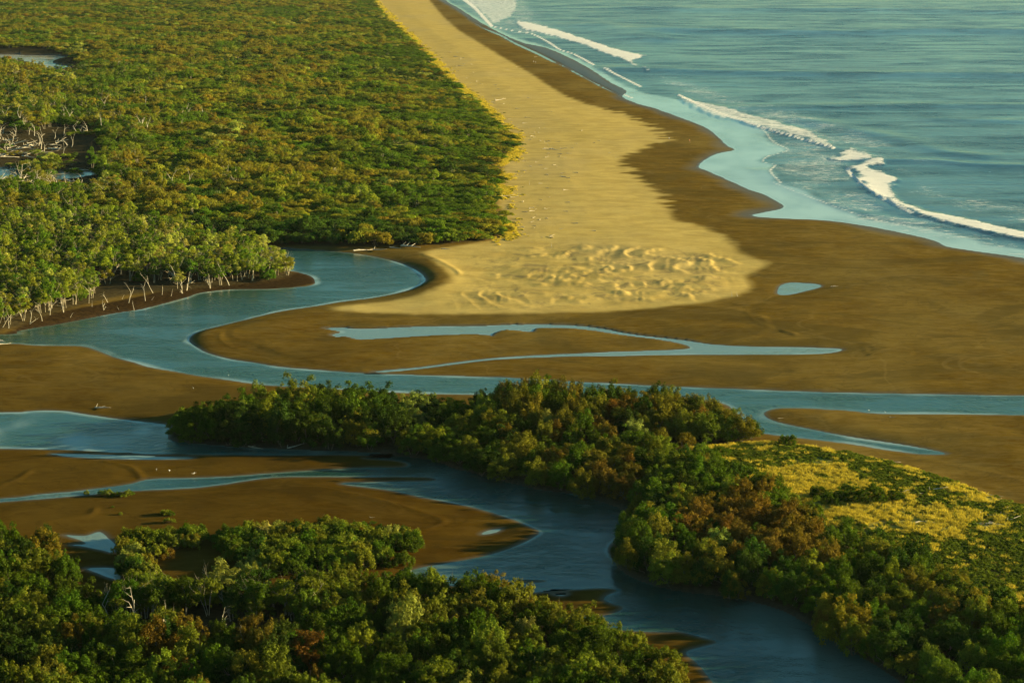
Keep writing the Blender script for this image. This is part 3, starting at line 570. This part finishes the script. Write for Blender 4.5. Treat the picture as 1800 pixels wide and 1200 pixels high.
def plant(objname, noun, cat, group, pts, kinds, tint, kcol, sxy, sz_, rot, trunk=True):
    u, v = pix(pts[:, 0], pts[:, 1]); v = v - sz_ * 3.0 * pxm(pts[:, 1])
    z = ground_z(pts[:, 0], pts[:, 1]); lab = label_set(noun, u, v, kcol, sz_)
    for i in range(len(pts)):
        kd = kinds[i]; j = int(RG.integers(len(CROWN[kd])))
        r = bpy.data.objects.new(objname, None); COL.objects.link(r); r.empty_display_size = .3
        r.location = (pts[i, 0], pts[i, 1], z[i] - .05); r.rotation_euler = (0, 0, rot[i]); r.scale = (sxy[i], sxy[i], sz_[i])
        r['label'] = lab[i]; r['category'] = cat; r['group'] = group
        c = bpy.data.objects.new('crown', CROWN[kd][j]); COL.objects.link(c); c.parent = r; c['tint'] = [float(q) for q in tint[i]]
        if trunk: t = bpy.data.objects.new('trunk', TRUNK[kd][j]); COL.objects.link(t); t.parent = r
STUFF = []
def to_stuff(pts, kinds, tint, sxy, sz_, rot):
    z = ground_z(pts[:, 0], pts[:, 1]) - .05
    idx = [PIDX[k][int(RG.integers(len(PIDX[k])))] for k in kinds]
    STUFF.append((np.stack([pts[:, 0], pts[:, 1], z], 1), np.stack([sxy, sxy, sz_], 1), rot, tint, np.array(idx)))
def region(objname, noun, cat, group, pts, kinds, weights, smin, smax, cap=300, hs=None, k_=1.0, cs=1.0):
    n = len(pts); u, v = pix(pts[:, 0], pts[:, 1]); tint, kc = pick(weights, pts, cs); tint = tint * k_
    kinds = np.array(kinds); s = smin + (smax - smin) * RG.random(n); hz = s * (.85 + .3 * RG.random(n))
    if hs is not None: hz = hz * hs
    rot = RG.random(n) * 6.283
    vis = (u > -25) & (u < 1825) & (v < 1290) & (v > -10); order = np.argsort(pts[:, 1] + np.where(vis, 0, 1e6)); keep = order[:cap]; keep = keep[vis[keep]]
    rest = np.setdiff1d(np.arange(n), keep)
    plant(objname, noun, cat, group, pts[keep], kinds[keep], tint[keep], kc[keep], s[keep], hz[keep], rot[keep])
    if len(rest): to_stuff(pts[rest], kinds[rest], tint[rest], s[rest], hz[rest], rot[rest])

# near thicket
A = fill(V_FRONT, 4.3); u, v = pix(A[:, 0], A[:, 1]); n = len(A)
gap = g2(u, v, 330, 1118, 130, 25) + g2(u, v, 500, 1126, 70, 18) + .9 * g2(u, v, 100, 1085, 110, 14); A = A[gap < .55]; u, v = pix(A[:, 0], A[:, 1]); n = len(A)
rust = g2(u, v, 380, 1175, 160, 32) * .8 + g2(u, v, 150, 1110, 130, 16) * .4; limec = g2(u, v, 660, 1120, 90, 40) * .6 + g2(u, v, 1050, 1150, 140, 35) * .8 + g2(u, v, 220, 1050, 140, 22) * .6
w = np.stack([.75 + 0 * u, .55 + .4 * sstep(u, 500, 1100), .10 + 0 * u, .02 + rust, .35 + 0 * u - .2 * sstep(u, 600, 1100), .03 + limec], 1)
kd = np.where(RG.random(n) < .06 + .5 * np.clip(rust, 0, 1), 'feathery', 'broadleaf')
hs = np.where((v > 1064) & (v < 1105) & (u > 150) & (u < 560), 1.0, 1.0); kd = np.where((v > 1062) & (v < 1105) & (u > 150) & (u < 560), 'tallthin', kd)
region('broadleaf_tree', 'leafy tree', 'tree', 'leafy trees of the near thicket', A, kd, w, .62, 1.32, k_=.78)
# shrub strip on the mud and small plants on the bars
A = np.concatenate([fill(p, 2.5) for p in V_STRIP]); u, v = pix(A[:, 0], A[:, 1])
w = np.stack([.6 + 0 * u, .8 + 0 * u, .05 + 0 * u, .02 + 0 * u, .15 + 0 * u, .12 + 0 * u], 1)
region('mangrove_shrub', 'mangrove shrub', 'shrub', 'shrubs on the mudflat', A, ['shrub'] * len(A), w, .8, 1.35)
bp = [(152, 867, .45), (178, 869, .5), (190, 872, .75), (205, 873, .6), (222, 873, .7), (230, 871, .5), (290, 907, .62), (300, 908, .5), (298, 921, .6), (198, 895, .22), (212, 907, .3), (655, 925, .35), (1500, 1000, .01)][:12]
A = np.array([gnd(a, b) for a, b, _ in bp]).reshape(-1, 2); s = np.array([q[2] for q in bp]) * .9; k0 = np.where(np.arange(len(s)) % 2, 0, 1)
plant('small_shrub', 'shrub sprig', 'shrub', 'small plants on the open mud', A, ['shrub'] * len(s), PAL[k0] * 1.1, k0, s, s * .8, RG.random(len(s)) * 6)
# island
A = fill(V_ISLAND, 5.0); u, v = pix(A[:, 0], A[:, 1]); n = len(A); lft = sstep(-u, -820, -700)
rust = g2(u, v, 1040, 850, 90, 30) * .5; gold = sstep(u, 800, 950)
w = np.stack([.5 + 0 * u, .18 + .2 * lft, .02 + .75 * gold, rust + .10 * gold, .8 * lft + .12, .05 + 0 * u], 1)
kd = np.where(RG.random(n) < .15 + .65 * gold, 'feathery', 'evergreen')
hs = .82 + .48 * g2(u, v, 560, 760, 170, 90) + .45 * g2(u, v, 930, 745, 90, 40) + .25 * g2(u, v, 1150, 750, 150, 50) - .25 * g2(u, v, 790, 740, 50, 60)
region('evergreen_tree', 'island tree', 'tree', 'trees of the river island', A, kd, w, .85, 1.3, 300, hs, .86)
# right bank
A = fill(V_RIGHT, 4.6); u, v = pix(A[:, 0], A[:, 1]); n = len(A)
rust = g2(u, v, 1270, 940, 90, 45) * 2.5 + g2(u, v, 1400, 985, 70, 35) * 2.2
w = np.stack([.8 + 0 * u, .22 + .25 * sstep(v, 1040, 1130), .22 + 0 * u, .03 + rust, .35 + 0 * u, .01 + 0 * u], 1)
kd = np.where(RG.random(n) < .55, 'feathery', 'evergreen')
region('feathery_tree', 'bank tree', 'tree', 'trees of the right bank', A, kd, w, .75, 1.15, 300, None, 1.06)
A = np.array([gnd(a, b) for a, b in [(1440, 885), (1475, 893), (1510, 895), (1545, 893), (1575, 889), (1490, 882), (1530, 882), (1458, 897)]]).reshape(-1, 2); m = len(A)
plant('meadow_shrub', 'massed shrub', 'shrub', 'shrubs massed in the meadow', A, ['evergreen'] * m, np.tile(GREEN * .9, (m, 1)), np.zeros(m, int), np.full(m, .62), .5 + .1 * RG.random(m), RG.random(m) * 6)
A = np.array([gnd(a, b) for a, b in [(1382, 790), (1265, 812), (1290, 850), (1320, 858), (1255, 835), (1230, 820)]]).reshape(-1, 2); m = len(A)
plant('meadow_shrub', 'meadow shrub', 'shrub', 'shrubs at the meadow edge', A, ['shrub'] * m, np.tile(GREEN, (m, 1)), np.zeros(m, int), np.array([1.0, 1, 1.5, 1.5, 1.5, 1.4]), np.array([1.2, 1, 1.5, 1.4, 1.5, 1.6]), RG.random(m) * 6)
# mangroves
A = fill(V_MANG, 4.5, 6, 560, 760); u, v = pix(A[:, 0], A[:, 1])
stump = g2(u, v, 235, 520, 75, 18); A = A[(RG.random(len(A)) > stump * 1.25) & (v + 0 > 396)]; u, v = pix(A[:, 0], A[:, 1]); n = len(A)
w = np.stack([.5 + 0 * u, 1.1 + 0 * u, .04 + 0 * u, .0 + 0 * u, .25 * sstep(-v, -470, -420), .25 + .4 * sstep(u, 330, 480)], 1)
kd = np.where((RG.random(n) < .8), 'mangrove', 'evergreen')
hs = .95 - .22 * g2(u, v, 500, 470, 60, 30)
region('mangrove_tree', 'mangrove tree', 'tree', 'mangroves on the river bank', A, kd, w, .75, 1.2, 300, hs, 1.35)
# dry forest behind
A = fill(V_FOREST, 4.8, 8.2, 720, 2600); u, v = pix(A[:, 0], A[:, 1])
cut = (inside(wpoly([(-200,85),(0,90),(100,94),(135,108),(150,124),(120,134),(80,134),(40,124),(0,114),(-200,112)]), A[:, 0], A[:, 1]) | (g2(u, v, 125, 317, 42, 14) > .4) | (u < 178) & (v > 228) & (v < 338) & ~((u > 40) & (u < 112) & (v > 296) & (v < 318)) & (RG.random(len(A)) < .9) | (g2(u, v, 40, 255, 130, 10) > .5) & (RG.random(len(A)) < .8) | (g2(u, v, 230, 222, 60, 5) > .5))
A = A[~cut]; u, v = pix(A[:, 0], A[:, 1]); n = len(A)
f1 = fbm(A[:, 0] / 55, A[:, 1] / 90, 101, 3); f2 = fbm(A[:, 0] / 25, A[:, 1] / 40, 111, 3)
edge = sstep(60 - segdist(A[:, 0], A[:, 1], wpoly([(655,0),(740,92),(822,175),(895,245),(870,300),(874,340),(868,372),(886,416)], 3, False), False, 80)[0], 0, 45)
leftg = sstep(-u, -330, -120) * sstep(v, 110, 150)
w = np.stack([.35 + .7 * edge + .5 * leftg + .5 * sstep(-f1, 0, .3), .35 + .4 * leftg + 0 * u, 1.5 * sstep(f1, -.35, .2) * (1 - .7 * edge) * (1 - .6 * leftg) + .2, .06 * sstep(f2, .1, .4) * (1 - edge) * (1 - leftg), .16 + .2 * edge + .25 * sstep(-f2, .05, .4) + 1.6 * sstep(v, 398, 418) * sstep(-u, -840, -760), .05 + .1 * leftg], 1)  # extra dark green along the front row paints in the forest's shaded face
kd = np.where(RG.random(n) < .12 + .12 * (f2 > .1), 'bare', np.where(RG.random(n) < .25 * leftg + .0, 'mangrove', 'scrub'))
grow = np.clip((A[:, 1] - 800) / 1800, 0, 1)
hs = (.9 + .45 * f2 + .25 * f1 + .45 * (RG.random(n) < .06)) * (1 + .35 * sstep(v, 405, 432) - .35 * edge) * (1 - .2 * grow)
PAL = PAL * 1.3
region('scrub_tree', 'scrub tree', 'tree', 'scrub trees of the dry forest', A, kd, w, .62 , 1.25, 300, hs, 1.06, 3.2)
PAL = PAL / 1.3
P_ = [np.concatenate([s[k] for s in STUFF]) for k in range(5)]
ext = 1 + .32 * np.clip((P_[0][:, 1] - 900) / 1800, 0, 1); P_[1][:, 0] *= ext; P_[1][:, 1] *= ext
scatter('forest', None, P_[0], P_[1], P_[2], P_[3], P_[4], protos, 'dry coastal forest canopy of olive, gold and green crowns filling the upper left')
print('stuff trees', len(P_[0]), 'objects', len(bpy.data.objects))

# ------------------------------------------------------------------ grass and creeping plants
gp = bpy.data.collections.new('grass_prototypes')
def tuft_mesh(seed, h, spread, nb, wdt):
    rng = np.random.default_rng(seed); a = rng.random(nb) * 6.283; r = spread * rng.random(nb) ** .5
    p = np.stack([np.cos(a) * r, np.sin(a) * r, 0 * a], 1); l = rng.normal(size=(nb, 3)) * .4; l[:, 2] = 1; l *= h * (.5 + .6 * rng.random(nb))[:, None]
    s = np.cross(l, rng.normal(size=(nb, 3))); s = s / np.linalg.norm(s, axis=1)[:, None] * wdt
    return quads_to_mesh('tuft', np.stack([p - s, p + s, p + l + s * .4, p + l - s * .4], 1), rng.random(nb), [M_DRYLEAF])
def mat_mesh(seed):
    rng = np.random.default_rng(seed); c, r = tufts(rng, 10, .9, .05, .35, .28); V4, s = leaves(rng, c, r, 22, .12, .8, .5); return quads_to_mesh('creeper', V4, s, [M_LEAF])
for k in range(3): gp.objects.link(bpy.data.objects.new('yy_%d' % k, tuft_mesh(k, .55, .55, 60, .035)))
for k in range(3): gp.objects.link(bpy.data.objects.new('yy_%d' % (k + 3), mat_mesh(k + 20)))
A = fill(V_MEADOW, .85); u, v = pix(A[:, 0], A[:, 1]); f = fbm(A[:, 0] / 9, A[:, 1] / 16, 61, 3) + .45 * fbm(A[:, 0] / 2.5, A[:, 1] / 5, 63, 3)
edgeg = g2(u, v, 1450, 812, 200, 16) + g2(u, v, 1620, 850, 90, 14) + g2(u, v, 1740, 900, 70, 14) + g2(u, v, 1600, 960, 220, 20) + g2(u, v, 1750, 1000, 160, 30)
isg = f < -.24 + .75 * edgeg + .35 * sstep(v, 940, 1030); keep = RG.random(len(A)) < np.where(isg, .95, .8) * (1 - .6 * sstep(fbm(A[:, 0] / 5, A[:, 1] / 7, 65, 3), .15, .35))
isg = np.where(RG.random(len(A)) < .07, ~isg, isg); A = A[keep]; isg = isg[keep]; n = len(A)
tint = np.where(isg[:, None], np.array([.115, .155, .018]) * (.75 + .6 * RG.random((n, 1))), np.array([.54, .45, .07]) * (.8 + .3 * RG.random((n, 1))))
z = ground_z(A[:, 0], A[:, 1]); s = .7 + .8 * RG.random(n)
scatter('grass', None, np.stack([A[:, 0], A[:, 1], z], 1), np.stack([s, s, s], 1), RG.random(n) * 6.28, tint, np.where(isg, RG.integers(3, 6, n), RG.integers(0, 3, n)), gp, 'golden dry grass and green creeping plants of the meadow on the right')
# golden fringe along the beach
E_ = wpoly([(655,0),(700,45),(748,92),(792,140),(832,176),(874,214),(905,246),(900,270),(884,300),(884,345),(876,375),(890,405),(880,424),(830,434),(790,440)], 4, False)
E_ = E_[:-6]; sl = np.linalg.norm(np.diff(E_, axis=0), axis=1); k = RG.choice(len(E_) - 1, 30000, p=sl / sl.sum()); t = RG.random(30000)[:, None]; A = E_[k] * (1 - t) + E_[k + 1] * t
A[:, 0] += RG.normal(size=30000) * 2.6 + .5; A[:, 1] += RG.normal(size=30000) * 4; A = A[fbm(A[:, 0] / 6, A[:, 1] / 22, 141, 3) + RG.normal(size=30000) * .12 > -.02]; n = len(A)
isg = RG.random(n) < .12; tint = np.where(isg[:, None], GREEN * 1.2, np.array([.58, .48, .07]) * (.7 + .5 * RG.random((n, 1)))); s = .6 + .7 * RG.random(n)
scatter('beach_grass', None, np.stack([A[:, 0], A[:, 1], ground_z(A[:, 0], A[:, 1])], 1), np.stack([s, s, s * .8], 1), RG.random(n) * 6.28, tint, np.where(isg, RG.integers(3, 6, n), RG.integers(0, 3, n)), gp, 'bright golden beach grass fringing the forest edge')

# ------------------------------------------------------------------ dead trees and driftwood
DEAD = []
for k in range(6):
    rng = np.random.default_rng(300 + k); vs, fs = [], []
    limb(rng, vs, fs, (0, 0, -.3), (rng.normal() * .15, rng.normal() * .15, 1), 4.6, .19, 2, .10, 5, 2.2)
    if k % 2: limb(rng, vs, fs, (.1, 0, -.3), (rng.normal() * .4, rng.normal() * .4, 1), 3.4, .14, 1, .14)
    DEAD.append(wood_mesh('dead_tree', M_DRIFT, vs, fs))
LOG = []
for k in range(6):
    rng = np.random.default_rng(400 + k); vs, fs = [], []; L = 1.0
    limb(rng, vs, fs, (-.5, 0, .05), (1, rng.normal() * .1, .02), 1.0, .05, 0, .10, 6)
    for j in range(1 + k % 3): limb(rng, vs, fs, (-.5 + .2 * j, 0, .05), (rng.normal() * .6 + .4, rng.normal(), .45), .30, .028, 0, .15)
    LOG.append(wood_mesh('driftwood', M_DRIFT, vs, fs))
SNAG = []
for k in range(3):
    rng = np.random.default_rng(450 + k); vs, fs = [], []; limb(rng, vs, fs, (0, 0, -.3), (rng.normal() * .15, rng.normal() * .15, 1), 2.4, .11, k % 2, .05, 6, 1)
    SNAG.append(wood_mesh('snag', M_DRIFT, vs, fs))
def lab2(noun, u, v, adj):
    d2 = (LW[:, 0] - u) ** 2 + (1.8 * (LW[:, 1] - v)) ** 2; i = int(d2.argmin()); sd = side(u - LW[i, 0], v - LW[i, 1]); key = (noun, adj, sd, i)
    r = used.get(key, 0); used[key] = r + 1
    return ' '.join(('%s %s %s %s %s' % (adj, noun, '' if r == 0 else (RANK[r] if r < 8 else 'somewhere'), sd, LAND[i][0])).split())
def put(name, noun, cat, group, me, u, v, s, rz, adj, tilt=(0, 0), label=None):
    x, y = gnd(u, v); z = float(ground_z(x, y)); x, y = gnd(u, v, z); o = bpy.data.objects.new(name, me); COL.objects.link(o)
    o.location = (float(x), float(y), z); o.rotation_euler = (tilt[0], tilt[1], rz); o.scale = s if hasattr(s, '__len__') else (s, s, s)
    o['label'] = label or lab2(noun, u, v, adj); o['category'] = cat; o['group'] = group; return o
rr = random.Random(5)
r2_ = random.Random(8)
D1 = [(18,262,1.2),(24,325,1.1),(34,330,1.7),(42,335,1.9),(8,335,1.3),(55,305,1.0),(70,252,1.2),(72,262,1.4),(58,330,1.2),(88,318,.9),(118,255,1.0),(126,258,1.0),(178,232,1.5),(195,225,1.2),(236,222,.8),(242,222,.8),(250,230,1.6),(262,226,1.0),(322,228,.9),(40,218,1.6),(8,215,1.3),(112,215,1.4),(215,352,1.2),(300,332,1.3),(335,330,1.2),(400,326,1.3),(415,328,1.4),(180,350,1.1),(140,335,1.2)]
D1 += [(r2_.uniform(-10, 150), r2_.choice([240, 255, 268, 330, 340]) + r2_.gauss(0, 4), r2_.uniform(.7, 1.4)) for _ in range(34)] + [(r2_.uniform(0, 420), r2_.uniform(190, 240), r2_.uniform(.9, 1.4)) for _ in range(16)]
for u, v, s in D1:
    put('dead_tree', 'dead tree', 'dead tree', 'dead trees in the forest clearing', rr.choice(DEAD), u, v, s * .95, rr.random() * 6, 'forked bleached' if s > 1.2 else 'slender bleached', (rr.uniform(-.2, .2), rr.uniform(-.2, .2)))
D2 = [(62,570,.8),(82,566,.7),(160,545,.75),(175,549,.7),(228,546,1.1),(234,535,.9),(205,545,.6),(252,533,.9),(262,530,.8),(285,526,1.1),(300,523,1.0),(190,535,.8),(213,528,.9),(150,540,.9),(335,515,1.1),(398,504,.9),(365,510,1.0),(330,520,.9),(96,560,.8),(120,556,.9),(275,520,.9),(310,505,1.1),(130,560,.6),(350,498,1.1),(430,498,.8),(20,580,.9),(400,480,1.2),(465,490,.8)]
for i, (u, v, s) in enumerate(D2):
    put('dead_tree', 'dead mangrove', 'dead tree', 'dead mangroves along the river bank', (DEAD + SNAG)[rr.randrange(9)], u + rr.uniform(-9, 9), v - rr.uniform(1, 9), (s * rr.uniform(.5, .9), s * rr.uniform(.5, .9), s * rr.uniform(.7, 1.25)), rr.random() * 6, 'leaning bleached' if i % 3 == 0 else 'upright bleached', (rr.uniform(-.35, .35), rr.uniform(-.35, .35)))
for i, (u, v, s) in enumerate([(180,1090,1.0),(195,1092,1.1),(203,1095,1.1),(235,1098,1.3),(245,1102,.8),(288,1110,1.0),(298,1110,1.2),(312,1108,.8),(95,1065,.8),(390,1110,.8),(425,1115,1.0),(480,1125,.7),(325,1112,.7)]):
    put('dead_tree', 'bare pale trunk', 'dead tree', 'pale trunks in the dark gap of the near thicket', (DEAD[i % 6] if i % 2 else SNAG[i % 3]), u, v, (s * .5, s * .5, s * .85), rr.random() * 6, 'crooked' if i % 2 else 'straight', (rr.uniform(-.12, .12), rr.uniform(-.12, .12)))
LG = [(975,263,6),(962,262,5),(992,262,4),(1000,270,3),(640,441,8),(695,436,5),(725,435,9),(668,441,6),(785,438,4),(180,719,4.5),(1650,862,4),(1685,868,3),(1725,866,2),(1738,874,5.5),(1745,872,4.5),(1715,868,2.5),(1780,898,4),(1792,902,2),(1735,907,3),(1750,906,2.5),(1772,905,3),(1782,914,3.5),(1790,916,2),(1752,921,4.5),(1730,923,4),(1793,925,2),(1620,917,3),(1640,919,3),(1660,918,2),(1700,914,2),(1600,866,5),(880,177,8),(803,100,6),(810,116,5),(928,207,4),(893,346,6),(905,347,4),(920,263,5),(9,601,6),(4,606,5),(1572,812,3),(1470,503,2.2),(1465,504,2),(185,716,3),(342,832,1.2),(655,910,1.2),(1372,735,1.5),(1570,734,1.6),(1165,852,3),(450,787,4),(520,787,4),(715,1002,2),(20,256,7),(40,262,8),(60,258,7),(110,250,8),(95,262,9),(80,268,8),(30,300,8),(50,312,9),(15,318,8),(64,322,8),(25,330,9),(5,325,7),(45,330,7)]
for _ in range(70):
    LG.append((rr.uniform(-15, 140), rr.choice([255, 262, 270, 325, 332, 318, 300]) + rr.gauss(0, 5), rr.uniform(5, 11)))
for u, v, L in LG:
    hill = v < 340 and u < 130
    put('driftwood', 'driftwood log', 'driftwood', 'fallen trunks heaped in the left clearing' if hill else 'driftwood logs', rr.choice(LOG), u, v, (L, L * .9, L * .9), rr.uniform(-.5, .5) + (0 if not hill else rr.uniform(-1, 1)), 'long bleached' if L > 5 else ('bleached' if L > 3 else 'short bleached'), (0, rr.uniform(-.25, .1) if hill else 0), label='bleached trunk in the heap of fallen wood in the left clearing' if hill else None)
LANDB = "the open beach sand"
for i in range(130):   # small pieces strewn on the beach
    v = rr.uniform(90, 420); ue = np.interp(v, [90, 180, 250, 300, 420], [760, 850, 925, 905, 905]); u = ue + abs(rr.gauss(0, 55)) + 8
    put('beach_debris', 'scrap of driftwood', 'driftwood', 'small wood scraps strewn on the beach', rr.choice(LOG), u, v, rr.uniform(1.2, 3.2), rr.random() * 3, 'tiny pale', label='tiny pale scrap of wood lying on the open beach sand')
for u, v, t in ((1287, 521, .18), (1297, 521, -.03), (970, 435, .1), (931, 325, .12), (958, 252, .1), (964, 256, -.2)):
    put('wooden_post', 'thin post', 'post', 'thin posts stuck in the sand', SNAG[0], u, v, (.7, .7, .85 if v > 500 else 1.0), 0, 'pale', (0, t), label={1287: 'leaning pale post at the right end of the dunes', 1297: 'upright pale post at the right end of the dunes', 970: 'lone pale post on smooth sand above the dunes', 931: 'pale post near the golden grass below the big driftwood', 958: 'left pale post beside the beach driftwood', 964: 'right pale post beside the beach driftwood'}[u])

# ------------------------------------------------------------------ people and birds
def plain(name, c, r=.8):
    f = NT(name); n = f.noise(9, 2); p = f.n('ShaderNodeBsdfPrincipled', {'Base Color': f.mix(f.math('MULTIPLY', n, .3), c4(*c), c4(*[q * .6 for q in c])), 'Roughness': r}); f.t.links.new(p.outputs[0], f.out.inputs[0]); return f.m
M_SKIN, M_HAIR, M_WHITE, M_ORANGE, M_SHORTS, M_BEAK = plain('skin', (.42, .25, .15)), plain('dark_hair', (.03, .02, .015)), plain('white_cloth', (.8, .78, .7)), plain('orange_cloth', (.75, .25, .08)), plain('dark_shorts', (.06, .07, .10)), plain('yellow_beak', (.5, .3, .05))
M_FEATHER = plain('white_feathers', (.8, .78, .74))
def skinned(verts, edges, rad):
    me = bpy.data.meshes.new('skeleton'); me.from_pydata(verts, edges, []); o = bpy.data.objects.new('skeleton', me); COL.objects.link(o)
    m = o.modifiers.new('s', 'SKIN')
    for i, r in enumerate(rad): me.skin_vertices[0].data[i].radius = (r, r)
    me.skin_vertices[0].data[0].use_root = True
    o.modifiers.new('d', 'SUBSURF').levels = 1
    dg = bpy.context.evaluated_depsgraph_get(); out = bpy.data.meshes.new_from_object(o.evaluated_get(dg)); bpy.data.objects.remove(o); return out
def person_mesh(stride):
    s = stride; V_ = [(0, 0, .95), (0, 0, 1.15), (0, 0, 1.38), (0, .01, 1.5), (0, .02, 1.62), (0, .03, 1.73), (-.1, 0, .9), (-.1, s * .3, .5), (-.1, s * .25 - .12, .08), (-.1, s * .25 + .05, .03), (.1, 0, .9), (.1, -s * .25, .5), (.1, -s * .45, .08), (.1, -s * .45 + .16, .03),
      (-.18, 0, 1.4), (-.24, -s * .15, 1.12), (-.25, s * .02, .88), (-.25, s * .05, .78), (.18, 0, 1.4), (.24, s * .15, 1.12), (.25, s * .30, .9), (.25, s * .36, .8)]
    E_ = [(0, 1), (1, 2), (2, 3), (3, 4), (4, 5), (0, 6), (6, 7), (7, 8), (8, 9), (0, 10), (10, 11), (11, 12), (12, 13), (2, 14), (14, 15), (15, 16), (16, 17), (2, 18), (18, 19), (19, 20), (20, 21)]
    r = [.14, .13, .15, .06, .10, .08, .09, .06, .04, .035, .09, .06, .04, .035, .065, .045, .035, .04, .065, .045, .035, .04]
    return skinned(V_, E_, r)
def person(u, v, rz, shirt, label, stride):
    me = person_mesh(stride)
    for m in (M_SKIN, shirt, M_SHORTS, M_HAIR): me.materials.append(m)
    for p in me.polygons:
        z = p.center.z; x = abs(p.center.x); p.material_index = 2 if .55 < z < .97 and x < .2 else (1 if .97 <= z < 1.47 else (3 if z > 1.66 else 0))
    me.shade_smooth(); return put('person', '', 'person', 'people walking on the beach', me, u, v, 1.12, rz, '', label=label)
person(938, 111, 1.2, M_WHITE, 'person in a white top, left one of the pair walking on the far beach', .9)
person(941.5, 112, 1.4, M_WHITE, 'person in a pale top, right one of the pair walking on the far beach', .6)
person(1176, 247, -.6, M_WHITE, 'person in a white top walking by the tip of the dry sand', .8)
person(1212, 251, 1.1, M_ORANGE, 'person in an orange top walking on the wet sand by the swash', .9)
vs, fs = [], []
tube(vs, fs, [(-.26, 0, .34), (-.16, 0, .38), (0, 0, .40), (.12, 0, .43), (.17, 0, .5)], [.015, .07, .105, .08, .03], 7)
tube(vs, fs, [(.15, 0, .46), (.19, 0, .56), (.18, 0, .63), (.23, 0, .66), (.33, 0, .65)], [.045, .03, .035, .04, .006], 6)
for s in (-1, 1): tube(vs, fs, [(0, s * .03, .33), (.01, s * .03, .16), (0, s * .03, 0), (.06, s * .03, 0)], [.012, .009, .009, .007], 5)
bird = wood_mesh('shorebird', M_FEATHER, vs, fs)
for i, (u, v, t) in enumerate([(275, 827, 'white shorebird on the mud, leftmost of three above the narrow creek'), (298, 829, 'white shorebird on the mud, middle of three above the narrow creek'), (341, 834, 'white shorebird on the mud, rightmost of three above the narrow creek'), (1186, 855, 'white bird perched low at the island shore above the creek'), (340, 684, 'white shorebird on the pale sand left of the island'), (402, 662, 'bird at the edge of the river bend above the pale sand'), (1527, 723, 'white bird at the tip of water by the right sandbar'), (1556, 726, 'white bird right of another bird on the right sandbar edge'), (1184, 856, 'white bird low in the creek shore branches')][:8]):
    put('shorebird', '', 'bird', 'white shorebirds', bird, u, v, .85, rr.random() * 6, '', label=t)

# ------------------------------------------------------------------ sea air
if HAZE:
    x1 = 47000.0; me = bpy.data.meshes.new('haze')
    vv = [(x, y, z) for z in (-4.0, 128.0) for y in (-x1, x1) for x in (-x1, x1)]
    me.from_pydata(vv, [], [(0, 2, 3, 1), (4, 5, 7, 6), (0, 1, 5, 4), (2, 6, 7, 3), (0, 4, 6, 2), (1, 3, 7, 5)])
    hm = bpy.data.materials.new('sea_haze'); hm.use_nodes = True; t = hm.node_tree; t.nodes.clear(); o_ = t.nodes.new('ShaderNodeOutputMaterial'); pv = t.nodes.new('ShaderNodeVolumePrincipled')
    pv.inputs['Density'].default_value = HAZE; pv.inputs['Color'].default_value = (.9, .95, .9, 1); pv.inputs['Anisotropy'].default_value = .3
    t.links.new(pv.outputs[0], o_.inputs['Volume']); me.materials.append(hm)
    hz = bpy.data.objects.new('haze', me); COL.objects.link(hz); hz['kind'] = 'stuff'; hz['label'] = 'thin pale sea haze over the whole bay'
